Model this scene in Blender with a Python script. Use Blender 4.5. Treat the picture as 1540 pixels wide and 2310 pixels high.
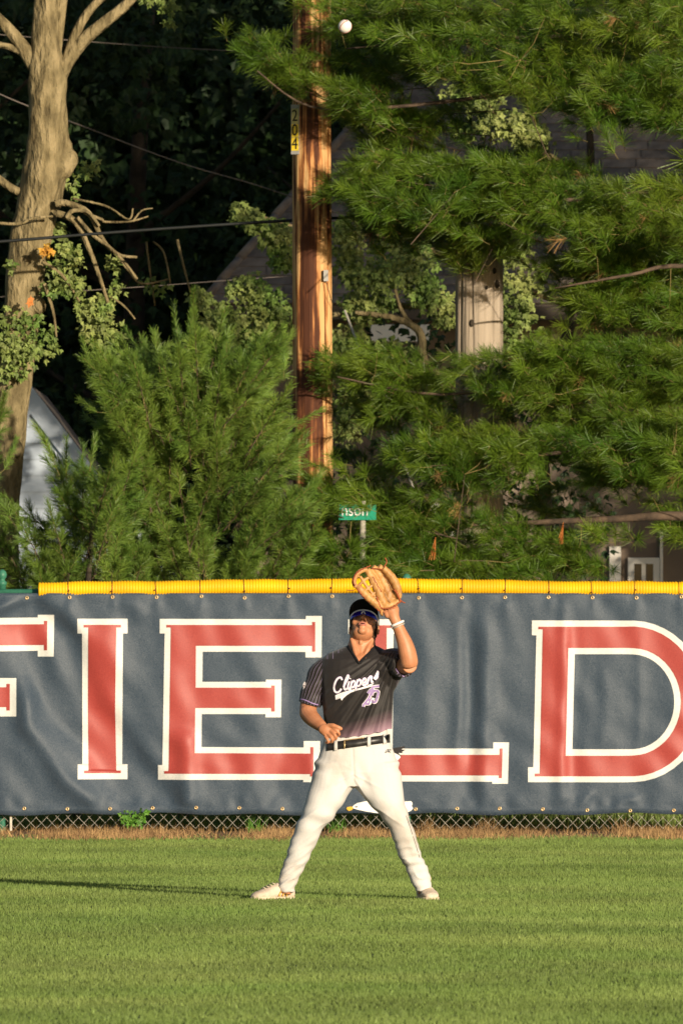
import bpy, bmesh, math, random
import numpy as np
from mathutils import Vector, Matrix, Quaternion
from mathutils.bvhtree import BVHTree

random.seed(7)
RNG = np.random.default_rng(11)
for o in list(bpy.data.objects):
    bpy.data.objects.remove(o)
S = bpy.context.scene
COL = S.collection

# ------------------------------------------------------------------ camera
F_PX, HOR, CAM_Z, CX = 25805.0, 1339.0, 1.74, 770.0
PD = 65.0          # distance of the fielder
FD = 83.0          # distance of the fence
cam_d = bpy.data.cameras.new('camera')
cam = bpy.data.objects.new('camera', cam_d)
COL.objects.link(cam)
cam.location = (0, 0, CAM_Z)
cam.rotation_euler = (math.pi / 2, 0, 0)
cam_d.sensor_fit = 'VERTICAL'
cam_d.sensor_height = 36.0
cam_d.sensor_width = 24.0
cam_d.lens = 36.0 * F_PX / 2310.0
cam_d.shift_y = (HOR - 1155.0) / 2310.0
cam_d.clip_start = 1.0
cam_d.clip_end = 1500.0
cam_d.dof.use_dof = True
cam_d.dof.focus_distance = 68.0
cam_d.dof.aperture_fstop = 15.0
S.camera = cam

# ------------------------------------------------------------------ sky, sun, exposure
SUN_AZ, SUN_EL = math.radians(28), math.radians(11)
world = bpy.data.worlds.new('World')
S.world = world
world.use_nodes = True
wn = world.node_tree
sky = wn.nodes.new('ShaderNodeTexSky')
sky.sky_type = 'NISHITA'
sky.sun_disc = False
sky.sun_elevation = SUN_EL
sky.sun_rotation = math.pi - SUN_AZ
bg = wn.nodes['Background']
bg.inputs['Strength'].default_value = 0.072
wn.links.new(sky.outputs[0], bg.inputs['Color'])
sun_d = bpy.data.lights.new('sun', 'SUN')
sun_d.energy = 5.0
sun_d.angle = math.radians(0.6)
sun_d.color = (1.0, 0.86, 0.66)
sun = bpy.data.objects.new('sun', sun_d)
COL.objects.link(sun)
travel = Vector((-math.sin(SUN_AZ) * math.cos(SUN_EL), math.cos(SUN_AZ) * math.cos(SUN_EL), -math.sin(SUN_EL)))
sun.rotation_euler = travel.to_track_quat('-Z', 'Y').to_euler()
sun.location = (30, -30, 40)
S.view_settings.view_transform = 'Standard'
S.view_settings.look = 'None'
S.view_settings.gamma = 1.0
S.view_settings.exposure = 0.4
S.render.engine = 'CYCLES'

# ------------------------------------------------------------------ helpers
def P(px, py, d):
    """photo position + real distance -> world point"""
    return np.array([(px - CX) * d / F_PX, d, CAM_Z - (py - HOR) * d / F_PX])

def PL(pts, d):
    return [P(p[0], p[1], d + (p[2] if len(p) > 2 else 0.0)) for p in pts]

def tag(o, label=None, cat=None, group=None, kind=None):
    if label: o['label'] = label
    if cat: o['category'] = cat
    if group: o['group'] = group
    if kind: o['kind'] = kind
    return o

ORG = {}
def empty(name, loc, label, cat, group=None):
    o = bpy.data.objects.new(name, None)
    COL.objects.link(o)
    o.location = loc
    o.empty_display_size = 0.2
    ORG[o.name] = np.array(loc, float)
    return tag(o, label, cat, group)

def add(name, verts, faces, mat, parent=None, base=None, smooth=True, label=None, rnd=None):
    verts = np.asarray(verts, float).reshape(-1, 3)
    off = np.zeros(3)
    if parent is not None:
        off = ORG[parent.name]
    elif base is not None:
        off = np.array(base, float)
    me = bpy.data.meshes.new(name)
    if isinstance(faces, np.ndarray) and faces.ndim == 2:
        n, k = faces.shape
        me.vertices.add(len(verts))
        me.vertices.foreach_set('co', (verts - off).astype(np.float32).ravel())
        me.loops.add(n * k)
        me.loops.foreach_set('vertex_index', faces.astype(np.int32).ravel())
        me.polygons.add(n)
        me.polygons.foreach_set('loop_start', np.arange(0, n * k, k, dtype=np.int32))
        me.update(calc_edges=True)
    else:
        me.from_pydata((verts - off).tolist(), [], [tuple(f) for f in faces])
        me.update()
    if smooth:
        me.polygons.foreach_set('use_smooth', np.ones(len(me.polygons), dtype=bool))
    if rnd is not None:
        a = me.attributes.new('rnd', 'FLOAT', 'POINT')
        a.data.foreach_set('value', np.asarray(rnd, np.float32))
    if mat is not None:
        me.materials.append(mat)
    o = bpy.data.objects.new(name, me)
    COL.objects.link(o)
    if parent is not None:
        o.parent = parent
        ORG[o.name] = off.copy()
    else:
        o.location = off
        ORG[o.name] = off.copy()
    if label: o['label'] = label
    return o

def tris(name, T, mat, parent=None, base=None, rnd=None):
    T = np.asarray(T)
    n = len(T)
    f = np.arange(n * 3).reshape(n, 3)
    r = None if rnd is None else np.repeat(rnd, 3)
    return add(name, T.reshape(-1, 3), f, mat, parent, base, smooth=False, rnd=r)

def tube(pts, radii, seg=8, rfun=None, caps=True, squash=None, ref=None):
    pts = [np.asarray(p, float) for p in pts]
    n = len(pts)
    if not hasattr(radii, '__len__'):
        radii = [radii] * n
    V, Fc = [], []
    up = np.array(ref if ref is not None else (0.31, -0.9, 0.27))
    for i in range(n):
        t = pts[min(i + 1, n - 1)] - pts[max(i - 1, 0)]
        t = t / (np.linalg.norm(t) + 1e-9)
        b = np.cross(t, up); b /= (np.linalg.norm(b) + 1e-9)
        a = np.cross(b, t)
        for k in range(seg):
            th = 2 * math.pi * k / seg
            r = radii[i]
            if rfun: r = r * rfun(th, i / (n - 1), i)
            sa, sb = (squash if squash else (1, 1))
            V.append(pts[i] + r * (math.cos(th) * a * sa + math.sin(th) * b * sb))
    for i in range(n - 1):
        for k in range(seg):
            k2 = (k + 1) % seg
            Fc.append((i * seg + k, i * seg + k2, (i + 1) * seg + k2, (i + 1) * seg + k))
    if caps:
        Fc.append(tuple(range(seg))[::-1])
        Fc.append(tuple((n - 1) * seg + k for k in range(seg)))
    return V, Fc

def spline(pts, m=6):
    pts = [np.asarray(p, float) for p in pts]
    out = []
    n = len(pts)
    for i in range(n - 1):
        p0, p1, p2, p3 = pts[max(i - 1, 0)], pts[i], pts[i + 1], pts[min(i + 2, n - 1)]
        for k in range(m):
            t = k / m
            out.append(0.5 * ((2 * p1) + (-p0 + p2) * t + (2 * p0 - 5 * p1 + 4 * p2 - p3) * t * t + (-p0 + 3 * p1 - 3 * p2 + p3) * t ** 3))
    out.append(pts[-1])
    return out

def merge(parts):
    V, Fc = [], []
    for v, f in parts:
        n = len(V)
        V.extend(list(v))
        Fc.extend([tuple(i + n for i in q) for q in f])
    return V, Fc

def box(x0, x1, y0, y1, z0, z1):
    V = [(x0, y0, z0), (x1, y0, z0), (x1, y1, z0), (x0, y1, z0), (x0, y0, z1), (x1, y0, z1), (x1, y1, z1), (x0, y1, z1)]
    Fc = [(0, 3, 2, 1), (4, 5, 6, 7), (0, 1, 5, 4), (1, 2, 6, 5), (2, 3, 7, 6), (3, 0, 4, 7)]
    return V, Fc

def ellipsoid(c, r, R=None, nu=16, nv=10):
    V = [(0, 0, 1)]
    for j in range(1, nv):
        ph = math.pi * j / nv
        for i in range(nu):
            th = 2 * math.pi * i / nu
            V.append((math.sin(ph) * math.cos(th), math.sin(ph) * math.sin(th), math.cos(ph)))
    V.append((0, 0, -1))
    V = np.array(V) * np.array(r)
    if R is not None:
        V = V @ np.array(R).T
    V = V + np.array(c)
    Fc = []
    for i in range(nu):
        Fc.append((0, 1 + i, 1 + (i + 1) % nu))
    for j in range(nv - 2):
        for i in range(nu):
            a = 1 + j * nu + i; b = 1 + j * nu + (i + 1) % nu
            Fc.append((a, a + nu, b + nu, b))
    L = len(V) - 1
    for i in range(nu):
        Fc.append((L, 1 + (nv - 2) * nu + (i + 1) % nu, 1 + (nv - 2) * nu + i))
    return V, Fc

def remesh(parts, voxel, smooth=4, factor=0.5):
    """union of closed shapes as one continuous surface"""
    V, Fc = merge(parts)
    me = bpy.data.meshes.new('tmp'); me.from_pydata([tuple(v) for v in V], [], Fc); me.update()
    bm = bmesh.new(); bm.from_mesh(me); bmesh.ops.recalc_face_normals(bm, faces=bm.faces); bm.to_mesh(me); bm.free()
    o = bpy.data.objects.new('tmp', me); COL.objects.link(o)
    m = o.modifiers.new('r', 'REMESH'); m.mode = 'VOXEL'; m.voxel_size = voxel
    s = o.modifiers.new('s', 'SMOOTH'); s.iterations = smooth; s.factor = factor
    dg = bpy.context.evaluated_depsgraph_get()
    ev = bpy.data.meshes.new_from_object(o.evaluated_get(dg))
    n = len(ev.vertices)
    co = np.empty(n * 3, np.float32); ev.vertices.foreach_get('co', co)
    Fo = [tuple(p.vertices) for p in ev.polygons]
    bpy.data.objects.remove(o); bpy.data.meshes.remove(me); bpy.data.meshes.remove(ev)
    return co.reshape(-1, 3).astype(float), Fo

def normals(V, Fc):
    N = np.zeros_like(V)
    Q = np.array([f if len(f) == 4 else (f[0], f[1], f[2], f[2]) for f in Fc])
    n = np.cross(V[Q[:, 2]] - V[Q[:, 0]], V[Q[:, 3]] - V[Q[:, 1]])
    for k in range(4):
        np.add.at(N, Q[:, k], n)
    return N / (np.linalg.norm(N, axis=1, keepdims=True) + 1e-12)

def px_of(V):
    V = np.asarray(V)
    return CX + V[:, 0] * F_PX / V[:, 1], HOR - (V[:, 2] - CAM_Z) * F_PX / V[:, 1]

def in_poly(x, y, poly):
    x = np.asarray(x); y = np.asarray(y)
    c = np.zeros(x.shape, bool)
    n = len(poly)
    for i in range(n):
        x1, y1 = poly[i]; x2, y2 = poly[(i + 1) % n]
        if y1 == y2: continue
        c ^= ((y1 > y) != (y2 > y)) & (x < (x2 - x1) * (y - y1) / (y2 - y1) + x1)
    return c

def sample_poly(poly, n):
    xs = [p[0] for p in poly]; ys = [p[1] for p in poly]
    ox, oy = [], []
    while len(ox) < n:
        x = RNG.uniform(min(xs), max(xs), 4000); y = RNG.uniform(min(ys), max(ys), 4000)
        k = in_poly(x, y, poly)
        ox.extend(x[k]); oy.extend(y[k])
    return np.array(ox[:n]), np.array(oy[:n])

# ------------------------------------------------------------------ materials
def new_mat(name):
    m = bpy.data.materials.new(name); m.use_nodes = True
    nt = m.node_tree
    return m, nt, nt.nodes['Principled BSDF']

def nd(nt, t, **kw):
    n = nt.nodes.new(t)
    for k, v in kw.items():
        setattr(n, k, v)
    return n

def mat(name, c1, c2=None, scale=6.0, rough=0.7, bump=0.0, bscale=60.0, spec=0.3, stretch=(1, 1, 1), detail=5.0,
        lo=0.35, hi=0.65, rnd=0.0, transl=0.0, metal=0.0, bdist=0.01, sheen=0.0, c3=None):
    m, nt, b = new_mat(name)
    b.inputs['Roughness'].default_value = rough
    b.inputs['Specular IOR Level'].default_value = spec
    b.inputs['Metallic'].default_value = metal
    b.inputs['Sheen Weight'].default_value = sheen
    tc = nd(nt, 'ShaderNodeTexCoord'); mp = nd(nt, 'ShaderNodeMapping')
    mp.inputs['Scale'].default_value = stretch
    nt.links.new(tc.outputs['Object'], mp.inputs['Vector'])
    col = None
    if c2 is None:
        b.inputs['Base Color'].default_value = (*c1, 1)
    else:
        no = nd(nt, 'ShaderNodeTexNoise'); no.inputs['Scale'].default_value = scale; no.inputs['Detail'].default_value = detail
        nt.links.new(mp.outputs[0], no.inputs['Vector'])
        r = nd(nt, 'ShaderNodeValToRGB')
        r.color_ramp.elements[0].position = lo; r.color_ramp.elements[0].color = (*c1, 1)
        r.color_ramp.elements[1].position = hi; r.color_ramp.elements[1].color = (*c2, 1)
        if c3 is not None:
            e = r.color_ramp.elements.new((lo + hi) / 2); e.color = (*c3, 1)
        nt.links.new(no.outputs['Fac'], r.inputs['Fac'])
        col = r.outputs['Color']
        if rnd > 0:
            at = nd(nt, 'ShaderNodeAttribute'); at.attribute_name = 'rnd'
            mr = nd(nt, 'ShaderNodeMapRange', clamp=False); mr.inputs['To Min'].default_value = 1 - rnd; mr.inputs['To Max'].default_value = 1 + rnd
            nt.links.new(at.outputs['Fac'], mr.inputs['Value'])
            mx = nd(nt, 'ShaderNodeVectorMath', operation='SCALE')
            nt.links.new(col, mx.inputs[0]); nt.links.new(mr.outputs[0], mx.inputs['Scale'])
            col = mx.outputs[0]
        nt.links.new(col, b.inputs['Base Color'])
    if bump > 0:
        nb = nd(nt, 'ShaderNodeTexNoise'); nb.inputs['Scale'].default_value = bscale; nb.inputs['Detail'].default_value = 4
        nt.links.new(mp.outputs[0], nb.inputs['Vector'])
        bp = nd(nt, 'ShaderNodeBump'); bp.inputs['Strength'].default_value = bump; bp.inputs['Distance'].default_value = bdist
        nt.links.new(nb.outputs['Fac'], bp.inputs['Height']); nt.links.new(bp.outputs[0], b.inputs['Normal'])
    if transl > 0:
        tr = nd(nt, 'ShaderNodeBsdfTranslucent')
        if col is not None: nt.links.new(col, tr.inputs['Color'])
        else: tr.inputs['Color'].default_value = (*c1, 1)
        ms = nd(nt, 'ShaderNodeMixShader'); ms.inputs[0].default_value = transl
        out = nt.nodes['Material Output']
        nt.links.new(b.outputs[0], ms.inputs[1]); nt.links.new(tr.outputs[0], ms.inputs[2]); nt.links.new(ms.outputs[0], out.inputs['Surface'])
    return m

MT = {}
MT['turf'] = mat('turf_soil', (0.05, 0.075, 0.02), (0.08, 0.10, 0.028), scale=3, rough=0.95, bump=0.4)
MT['grass'] = mat('grass_blades', (0.120, 0.190, 0.040), (0.200, 0.258, 0.068), scale=1.0, stretch=(0.45, 0.5, 1), rough=0.6, spec=0.25, rnd=0.26, transl=0.25, lo=0.3, hi=0.7)
MT['deadgrass'] = mat('dead_grass', (0.13, 0.07, 0.034), (0.29, 0.185, 0.08), scale=5, rough=0.85, rnd=0.4, lo=0.35, hi=0.6)
MT['dirt'] = mat('dry_dirt', (0.13, 0.07, 0.035), (0.24, 0.15, 0.075), scale=7, rough=0.95, bump=0.5, bscale=30)
MT['needle'] = mat('pine_needles', (0.060, 0.135, 0.011), (0.140, 0.205, 0.017), scale=1.6, rough=0.45, spec=0.4, rnd=0.45, transl=0.22)
MT['needle_young'] = mat('young_pine_needles', (0.10, 0.19, 0.030), (0.17, 0.25, 0.036), scale=1.8, rough=0.45, spec=0.4, rnd=0.45, transl=0.22)
MT['twig'] = mat('pine_twig', (0.15, 0.12, 0.04), (0.26, 0.20, 0.075), scale=14, rough=0.85)
MT['deadneedle'] = mat('dry_needles', (0.16, 0.085, 0.03), (0.26, 0.16, 0.055), scale=6, rough=0.8, rnd=0.3)
MT['limb'] = mat('pine_limb', (0.05, 0.036, 0.026), (0.11, 0.075, 0.05), scale=12, rough=0.9, bump=0.6)
MT['maple'] = mat('maple_leaves', (0.11, 0.19, 0.035), (0.30, 0.33, 0.10), scale=2.6, rough=0.55, spec=0.35, rnd=0.45, transl=0.3)
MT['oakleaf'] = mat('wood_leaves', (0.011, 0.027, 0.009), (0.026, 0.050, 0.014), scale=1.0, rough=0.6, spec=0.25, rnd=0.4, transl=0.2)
MT['autumn'] = mat('turning_leaves', (0.55, 0.28, 0.05), (0.60, 0.42, 0.05), scale=9, rough=0.6, rnd=0.3, transl=0.3)
MT['deadleaf'] = mat('dead_leaf', (0.42, 0.12, 0.03), (0.5, 0.2, 0.05), scale=9, rough=0.8)
MT['bark'] = mat('grey_bark', (0.09, 0.07, 0.036), (0.29, 0.23, 0.125), scale=13, rough=0.95, spec=0.1, bump=1.0, bscale=26, stretch=(1, 1, 0.4), c3=(0.195, 0.155, 0.08), bdist=0.05, detail=9.0, lo=0.32, hi=0.66)
MT['darkbark'] = mat('dark_bark', (0.028, 0.022, 0.016), (0.06, 0.046, 0.032), scale=8, rough=0.95, bump=0.7)
MT['shingle'] = mat('brown_shingle', (0.15, 0.115, 0.09), (0.24, 0.19, 0.15), scale=7, rough=0.95, bump=0.5, bscale=80)
MT['shingle_b'] = mat('dark_brown_shingle', (0.10, 0.08, 0.07), (0.17, 0.14, 0.115), scale=7, rough=0.95, bump=0.5, bscale=80)
MT['housewall'] = mat('beige_wall', (0.17, 0.13, 0.10), (0.22, 0.17, 0.13), scale=2, rough=0.9)
MT['white'] = mat('white_trim', (0.72, 0.68, 0.62), (0.80, 0.76, 0.70), scale=4, rough=0.6)
MT['siding'] = mat('pale_siding', (0.38, 0.44, 0.52), (0.43, 0.49, 0.57), scale=3, rough=0.6, bump=0.1)
MT['hillside'] = mat('wooded_hillside', (0.012, 0.022, 0.008), (0.024, 0.038, 0.013), scale=0.4, rough=1.0, spec=0.0, bump=0.8, bscale=2)  # near-black so the added rise stays dim behind the leaf gaps
MT['glass'] = mat('window_glass', (0.02, 0.025, 0.03), rough=0.08, spec=0.6)
MT['cable'] = mat('black_cable', (0.010, 0.012, 0.012), (0.016, 0.018, 0.018), rough=0.6)
MT['wire'] = mat('bare_wire', (0.07, 0.06, 0.055), (0.22, 0.18, 0.15), scale=0.9, rough=0.6)
MT['green_paint'] = mat('green_paint', (0.03, 0.14, 0.09), (0.045, 0.18, 0.115), scale=14, rough=0.45, bump=0.15)
MT['green_sign'] = mat('street_sign_green', (0.0, 0.22, 0.13), (0.005, 0.26, 0.15), scale=6, rough=0.4)
MT['sign_white'] = mat('sign_white', (0.8, 0.8, 0.78), rough=0.5)
MT['steel'] = mat('galvanised_steel', (0.40, 0.37, 0.31), (0.52, 0.48, 0.40), scale=30, rough=0.5, spec=0.5, metal=0.25)
MT['tag_grey'] = mat('tag_grey', (0.30, 0.29, 0.27), (0.36, 0.35, 0.33), scale=30, rough=0.5)
MT['tag_yellow'] = mat('tag_yellow', (0.72, 0.52, 0.02), (0.78, 0.58, 0.05), scale=30, rough=0.5)
MT['tag_faded'] = mat('tag_faded_yellow', (0.50, 0.44, 0.16), (0.56, 0.50, 0.2), scale=30, rough=0.6)
MT['ink'] = mat('black_ink', (0.012, 0.012, 0.012), rough=0.6)
MT['tube'] = mat('yellow_plastic', (0.66, 0.35, 0.006), (0.82, 0.44, 0.004), scale=5, rough=0.55, spec=0.22)
MT['tie'] = mat('brown_tie', (0.10, 0.03, 0.015), rough=0.6)
MT['brass'] = mat('brass_grommet', (0.55, 0.38, 0.18), (0.65, 0.48, 0.26), scale=40, rough=0.35, metal=0.6, spec=0.5)
MT['skin'] = mat('skin', (0.43, 0.175, 0.082), (0.53, 0.235, 0.12), scale=14, rough=0.5, spec=0.4, bump=0.06, bscale=120)
MT['skin'].node_tree.nodes['Principled BSDF'].inputs['Subsurface Weight'].default_value = 0.08
MT['skin'].node_tree.nodes['Principled BSDF'].inputs['Subsurface Radius'].default_value = (0.01, 0.004, 0.002)
MT['hair'] = mat('dark_hair', (0.03, 0.018, 0.012), (0.05, 0.03, 0.02), scale=60, rough=0.6, bump=0.5, bscale=90)
MT['cap'] = mat('black_cap', (0.010, 0.010, 0.012), (0.016, 0.015, 0.016), scale=30, rough=0.85, spec=0.15, bump=0.1, bscale=200)
MT['lens'] = mat('blue_mirror_lens', (0.012, 0.012, 0.42), (0.05, 0.01, 0.30), scale=14, rough=0.12, spec=0.9, metal=0.55)
MT['lens'].node_tree.nodes['Principled BSDF'].inputs['Coat Weight'].default_value = 0.6
MT['frame_white'] = mat('white_frame', (0.75, 0.72, 0.70), rough=0.35, spec=0.5)
MT['mouth'] = mat('mouth_dark', (0.09, 0.02, 0.018), rough=0.6)
MT['lip'] = mat('lips', (0.47, 0.17, 0.12), rough=0.5)
MT['pants'] = mat('white_pants', (0.44, 0.385, 0.325), (0.58, 0.56, 0.54), scale=3.6, rough=0.9, spec=0.1, bump=0.14, bscale=120, sheen=0.1, lo=0.28, hi=0.5)
MT['leather'] = mat('tan_glove_leather', (0.33, 0.155, 0.045), (0.50, 0.265, 0.09), scale=14, rough=0.5, spec=0.4, bump=0.25, bscale=70, lo=0.3, hi=0.6)
MT['leather_dark'] = mat('worn_pocket_leather', (0.26, 0.13, 0.05), (0.38, 0.21, 0.085), scale=14, rough=0.55, spec=0.35, bump=0.25, bscale=70)
MT['lace'] = mat('red_brown_lacing', (0.24, 0.05, 0.018), (0.33, 0.085, 0.03), scale=30, rough=0.6)
MT['belt'] = mat('black_belt', (0.014, 0.013, 0.013), (0.028, 0.025, 0.024), scale=30, rough=0.4, spec=0.5)
MT['shoe'] = mat('cream_shoe', (0.46, 0.36, 0.27), (0.62, 0.52, 0.42), scale=16, rough=0.8, bump=0.25, bscale=80)
MT['sole'] = mat('pale_sole', (0.52, 0.42, 0.30), (0.62, 0.52, 0.38), scale=20, rough=0.7)
MT['gold'] = mat('gold_stripe', (0.70, 0.42, 0.09), rough=0.4, metal=0.3)
MT['rubber_white'] = mat('white_band', (0.8, 0.79, 0.76), rough=0.5)
MT['ball'] = mat('ball_leather', (0.68, 0.62, 0.57), (0.76, 0.71, 0.66), scale=20, rough=0.55, spec=0.4, bump=0.08, bscale=150)
MT['stitch'] = mat('red_stitch', (0.34, 0.10, 0.08), rough=0.7)
MT['print_white'] = mat('print_white', (0.54, 0.55, 0.53), (0.62, 0.62, 0.59), scale=60, rough=0.55, spec=0.35, bump=0.25, bscale=260, bdist=0.002)
MT['print_red'] = mat('print_red', (0.265, 0.034, 0.030), (0.36, 0.056, 0.044), scale=180, rough=0.5, spec=0.4, bump=0.25, bscale=260, bdist=0.002)
MT['bird_white'] = mat('bird_white', (0.70, 0.69, 0.66), (0.76, 0.75, 0.72), scale=6, rough=0.6)
MT['bird_dark'] = mat('bird_dark', (0.02, 0.016, 0.015), rough=0.6)
MT['bird_beak'] = mat('bird_beak', (0.65, 0.38, 0.04), rough=0.6)
MT['letter_white'] = mat('jersey_print_white', (0.78, 0.74, 0.76), rough=0.6)
MT['letter_purple'] = mat('jersey_print_purple', (0.30, 0.21, 0.42), rough=0.6)
MT['weed'] = mat('weed_leaves', (0.07, 0.20, 0.02), (0.14, 0.30, 0.04), scale=20, rough=0.5, rnd=0.3, transl=0.25)
MT['gutter'] = mat('gutter_white', (0.06, 0.045, 0.035), (0.09, 0.07, 0.05), scale=4, rough=0.5)

def wood_mats():
    # peeling creosote pole: vertical streaks of dark stain over tan wood
    m, nt, b = new_mat('stained_pole_wood')
    b.inputs['Roughness'].default_value = 0.8; b.inputs['Specular IOR Level'].default_value = 0.25
    tc = nd(nt, 'ShaderNodeTexCoord')
    def noise(st, sc, det=5):
        mp = nd(nt, 'ShaderNodeMapping'); mp.inputs['Scale'].default_value = st
        nt.links.new(tc.outputs['Object'], mp.inputs['Vector'])
        n = nd(nt, 'ShaderNodeTexNoise'); n.inputs['Scale'].default_value = sc; n.inputs['Detail'].default_value = det
        nt.links.new(mp.outputs[0], n.inputs['Vector'])
        return n.outputs['Fac']
    a = noise((9, 9, 0.35), 3.4, 6); c = noise((4, 4, 1.1), 2.2, 4); f = noise((30, 30, 0.6), 3, 3)
    s1 = nd(nt, 'ShaderNodeMath', operation='MULTIPLY_ADD'); s1.inputs[1].default_value = 0.75
    nt.links.new(c, s1.inputs[0]); nt.links.new(a, s1.inputs[2])
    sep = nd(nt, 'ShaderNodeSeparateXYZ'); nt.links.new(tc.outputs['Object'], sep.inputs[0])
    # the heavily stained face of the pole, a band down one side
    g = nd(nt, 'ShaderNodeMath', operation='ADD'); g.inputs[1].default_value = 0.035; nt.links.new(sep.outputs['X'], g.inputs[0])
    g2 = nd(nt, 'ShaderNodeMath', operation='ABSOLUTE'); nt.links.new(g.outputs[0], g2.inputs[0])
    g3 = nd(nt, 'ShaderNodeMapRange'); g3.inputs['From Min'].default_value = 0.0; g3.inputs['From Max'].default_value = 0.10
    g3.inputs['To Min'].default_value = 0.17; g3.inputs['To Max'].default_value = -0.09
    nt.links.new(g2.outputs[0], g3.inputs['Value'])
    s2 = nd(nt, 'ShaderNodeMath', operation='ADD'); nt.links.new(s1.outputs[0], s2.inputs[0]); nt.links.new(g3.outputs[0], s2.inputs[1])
    r = nd(nt, 'ShaderNodeValToRGB')
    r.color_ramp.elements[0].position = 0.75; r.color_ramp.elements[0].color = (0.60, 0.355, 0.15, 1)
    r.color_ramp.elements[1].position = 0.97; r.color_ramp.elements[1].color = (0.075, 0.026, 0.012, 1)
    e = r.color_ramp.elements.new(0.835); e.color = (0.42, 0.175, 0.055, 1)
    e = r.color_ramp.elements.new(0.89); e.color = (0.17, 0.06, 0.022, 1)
    nt.links.new(s2.outputs[0], r.inputs['Fac'])
    mr = nd(nt, 'ShaderNodeMapRange'); mr.inputs['From Min'].default_value = 0.3; mr.inputs['From Max'].default_value = 0.7
    mr.inputs['To Min'].default_value = 0.75; mr.inputs['To Max'].default_value = 1.1; nt.links.new(f, mr.inputs['Value'])
    sc = nd(nt, 'ShaderNodeVectorMath', operation='SCALE'); nt.links.new(r.outputs[0], sc.inputs[0]); nt.links.new(mr.outputs[0], sc.inputs['Scale'])
    nt.links.new(sc.outputs[0], b.inputs['Base Color'])
    bp = nd(nt, 'ShaderNodeBump'); bp.inputs['Strength'].default_value = 0.5; bp.inputs['Distance'].default_value = 0.01
    nt.links.new(f, bp.inputs['Height']); nt.links.new(bp.outputs[0], b.inputs['Normal'])
    MT['pole'] = m
    MT['greypole'] = mat('weathered_pole_wood', (0.24, 0.195, 0.145), (0.37, 0.305, 0.235), scale=4, stretch=(7, 7, 0.35), rough=0.9, bump=0.7, bscale=8, c3=(0.33, 0.27, 0.205), bdist=0.012)
wood_mats()

def banner_mat():
    m, nt, b = new_mat('navy_mesh_vinyl')
    b.inputs['Roughness'].default_value = 0.58
    b.inputs['Specular IOR Level'].default_value = 0.36
    b.inputs['Sheen Weight'].default_value = 0.08
    tc = nd(nt, 'ShaderNodeTexCoord')
    no = nd(nt, 'ShaderNodeTexNoise'); no.inputs['Scale'].default_value = 200; no.inputs['Detail'].default_value = 2
    nt.links.new(tc.outputs['Object'], no.inputs['Vector'])
    r = nd(nt, 'ShaderNodeValToRGB')
    r.color_ramp.elements[0].position = 0.35; r.color_ramp.elements[0].color = (0.014, 0.031, 0.055, 1)
    r.color_ramp.elements[1].position = 0.65; r.color_ramp.elements[1].color = (0.058, 0.078, 0.102, 1)
    nt.links.new(no.outputs['Fac'], r.inputs['Fac']); nt.links.new(r.outputs[0], b.inputs['Base Color'])
    # fence wires pressing through: faint diamond relief, stronger in places
    mp = nd(nt, 'ShaderNodeMapping'); mp.inputs['Rotation'].default_value = (0, math.radians(45), 0); mp.inputs['Scale'].default_value = (1, 0, 1)
    nt.links.new(tc.outputs['Object'], mp.inputs['Vector'])
    sp = nd(nt, 'ShaderNodeSeparateXYZ'); nt.links.new(mp.outputs[0], sp.inputs[0])
    hs = []
    for ax in ('X', 'Z'):
        q = nd(nt, 'ShaderNodeMath', operation='PINGPONG'); q.inputs[1].default_value = 0.0272
        nt.links.new(sp.outputs[ax], q.inputs[0])
        mr = nd(nt, 'ShaderNodeMapRange'); mr.inputs['From Max'].default_value = 0.0035; mr.inputs['To Min'].default_value = 1; mr.inputs['To Max'].default_value = 0
        nt.links.new(q.outputs[0], mr.inputs['Value']); hs.append(mr.outputs[0])
    mxm = nd(nt, 'ShaderNodeMath', operation='MAXIMUM'); nt.links.new(hs[0], mxm.inputs[0]); nt.links.new(hs[1], mxm.inputs[1])
    n2 = nd(nt, 'ShaderNodeTexNoise'); n2.inputs['Scale'].default_value = 1.3; nt.links.new(tc.outputs['Object'], n2.inputs['Vector'])
    m2 = nd(nt, 'ShaderNodeMapRange'); m2.inputs['From Min'].default_value = 0.50; m2.inputs['From Max'].default_value = 0.75; nt.links.new(n2.outputs['Fac'], m2.inputs['Value'])
    d0 = nd(nt, 'ShaderNodeMath', operation='MULTIPLY'); nt.links.new(mxm.outputs[0], d0.inputs[0]); nt.links.new(m2.outputs[0], d0.inputs[1])
    dia = nd(nt, 'ShaderNodeMath', operation='MULTIPLY'); dia.inputs[1].default_value = 0.22; nt.links.new(d0.outputs[0], dia.inputs[0])
    n3 = nd(nt, 'ShaderNodeTexNoise'); n3.inputs['Scale'].default_value = 9; n3.inputs['Detail'].default_value = 6; nt.links.new(tc.outputs['Object'], n3.inputs['Vector'])
    su = nd(nt, 'ShaderNodeMath', operation='MULTIPLY_ADD'); su.inputs[1].default_value = 2.2
    nt.links.new(n3.outputs['Fac'], su.inputs[0]); nt.links.new(dia.outputs[0], su.inputs[2])
    bp = nd(nt, 'ShaderNodeBump'); bp.inputs['Strength'].default_value = 0.5; bp.inputs['Distance'].default_value = 0.005
    nt.links.new(su.outputs[0], bp.inputs['Height']); nt.links.new(bp.outputs[0], b.inputs['Normal'])
    return m
MT['banner'] = banner_mat()

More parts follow.
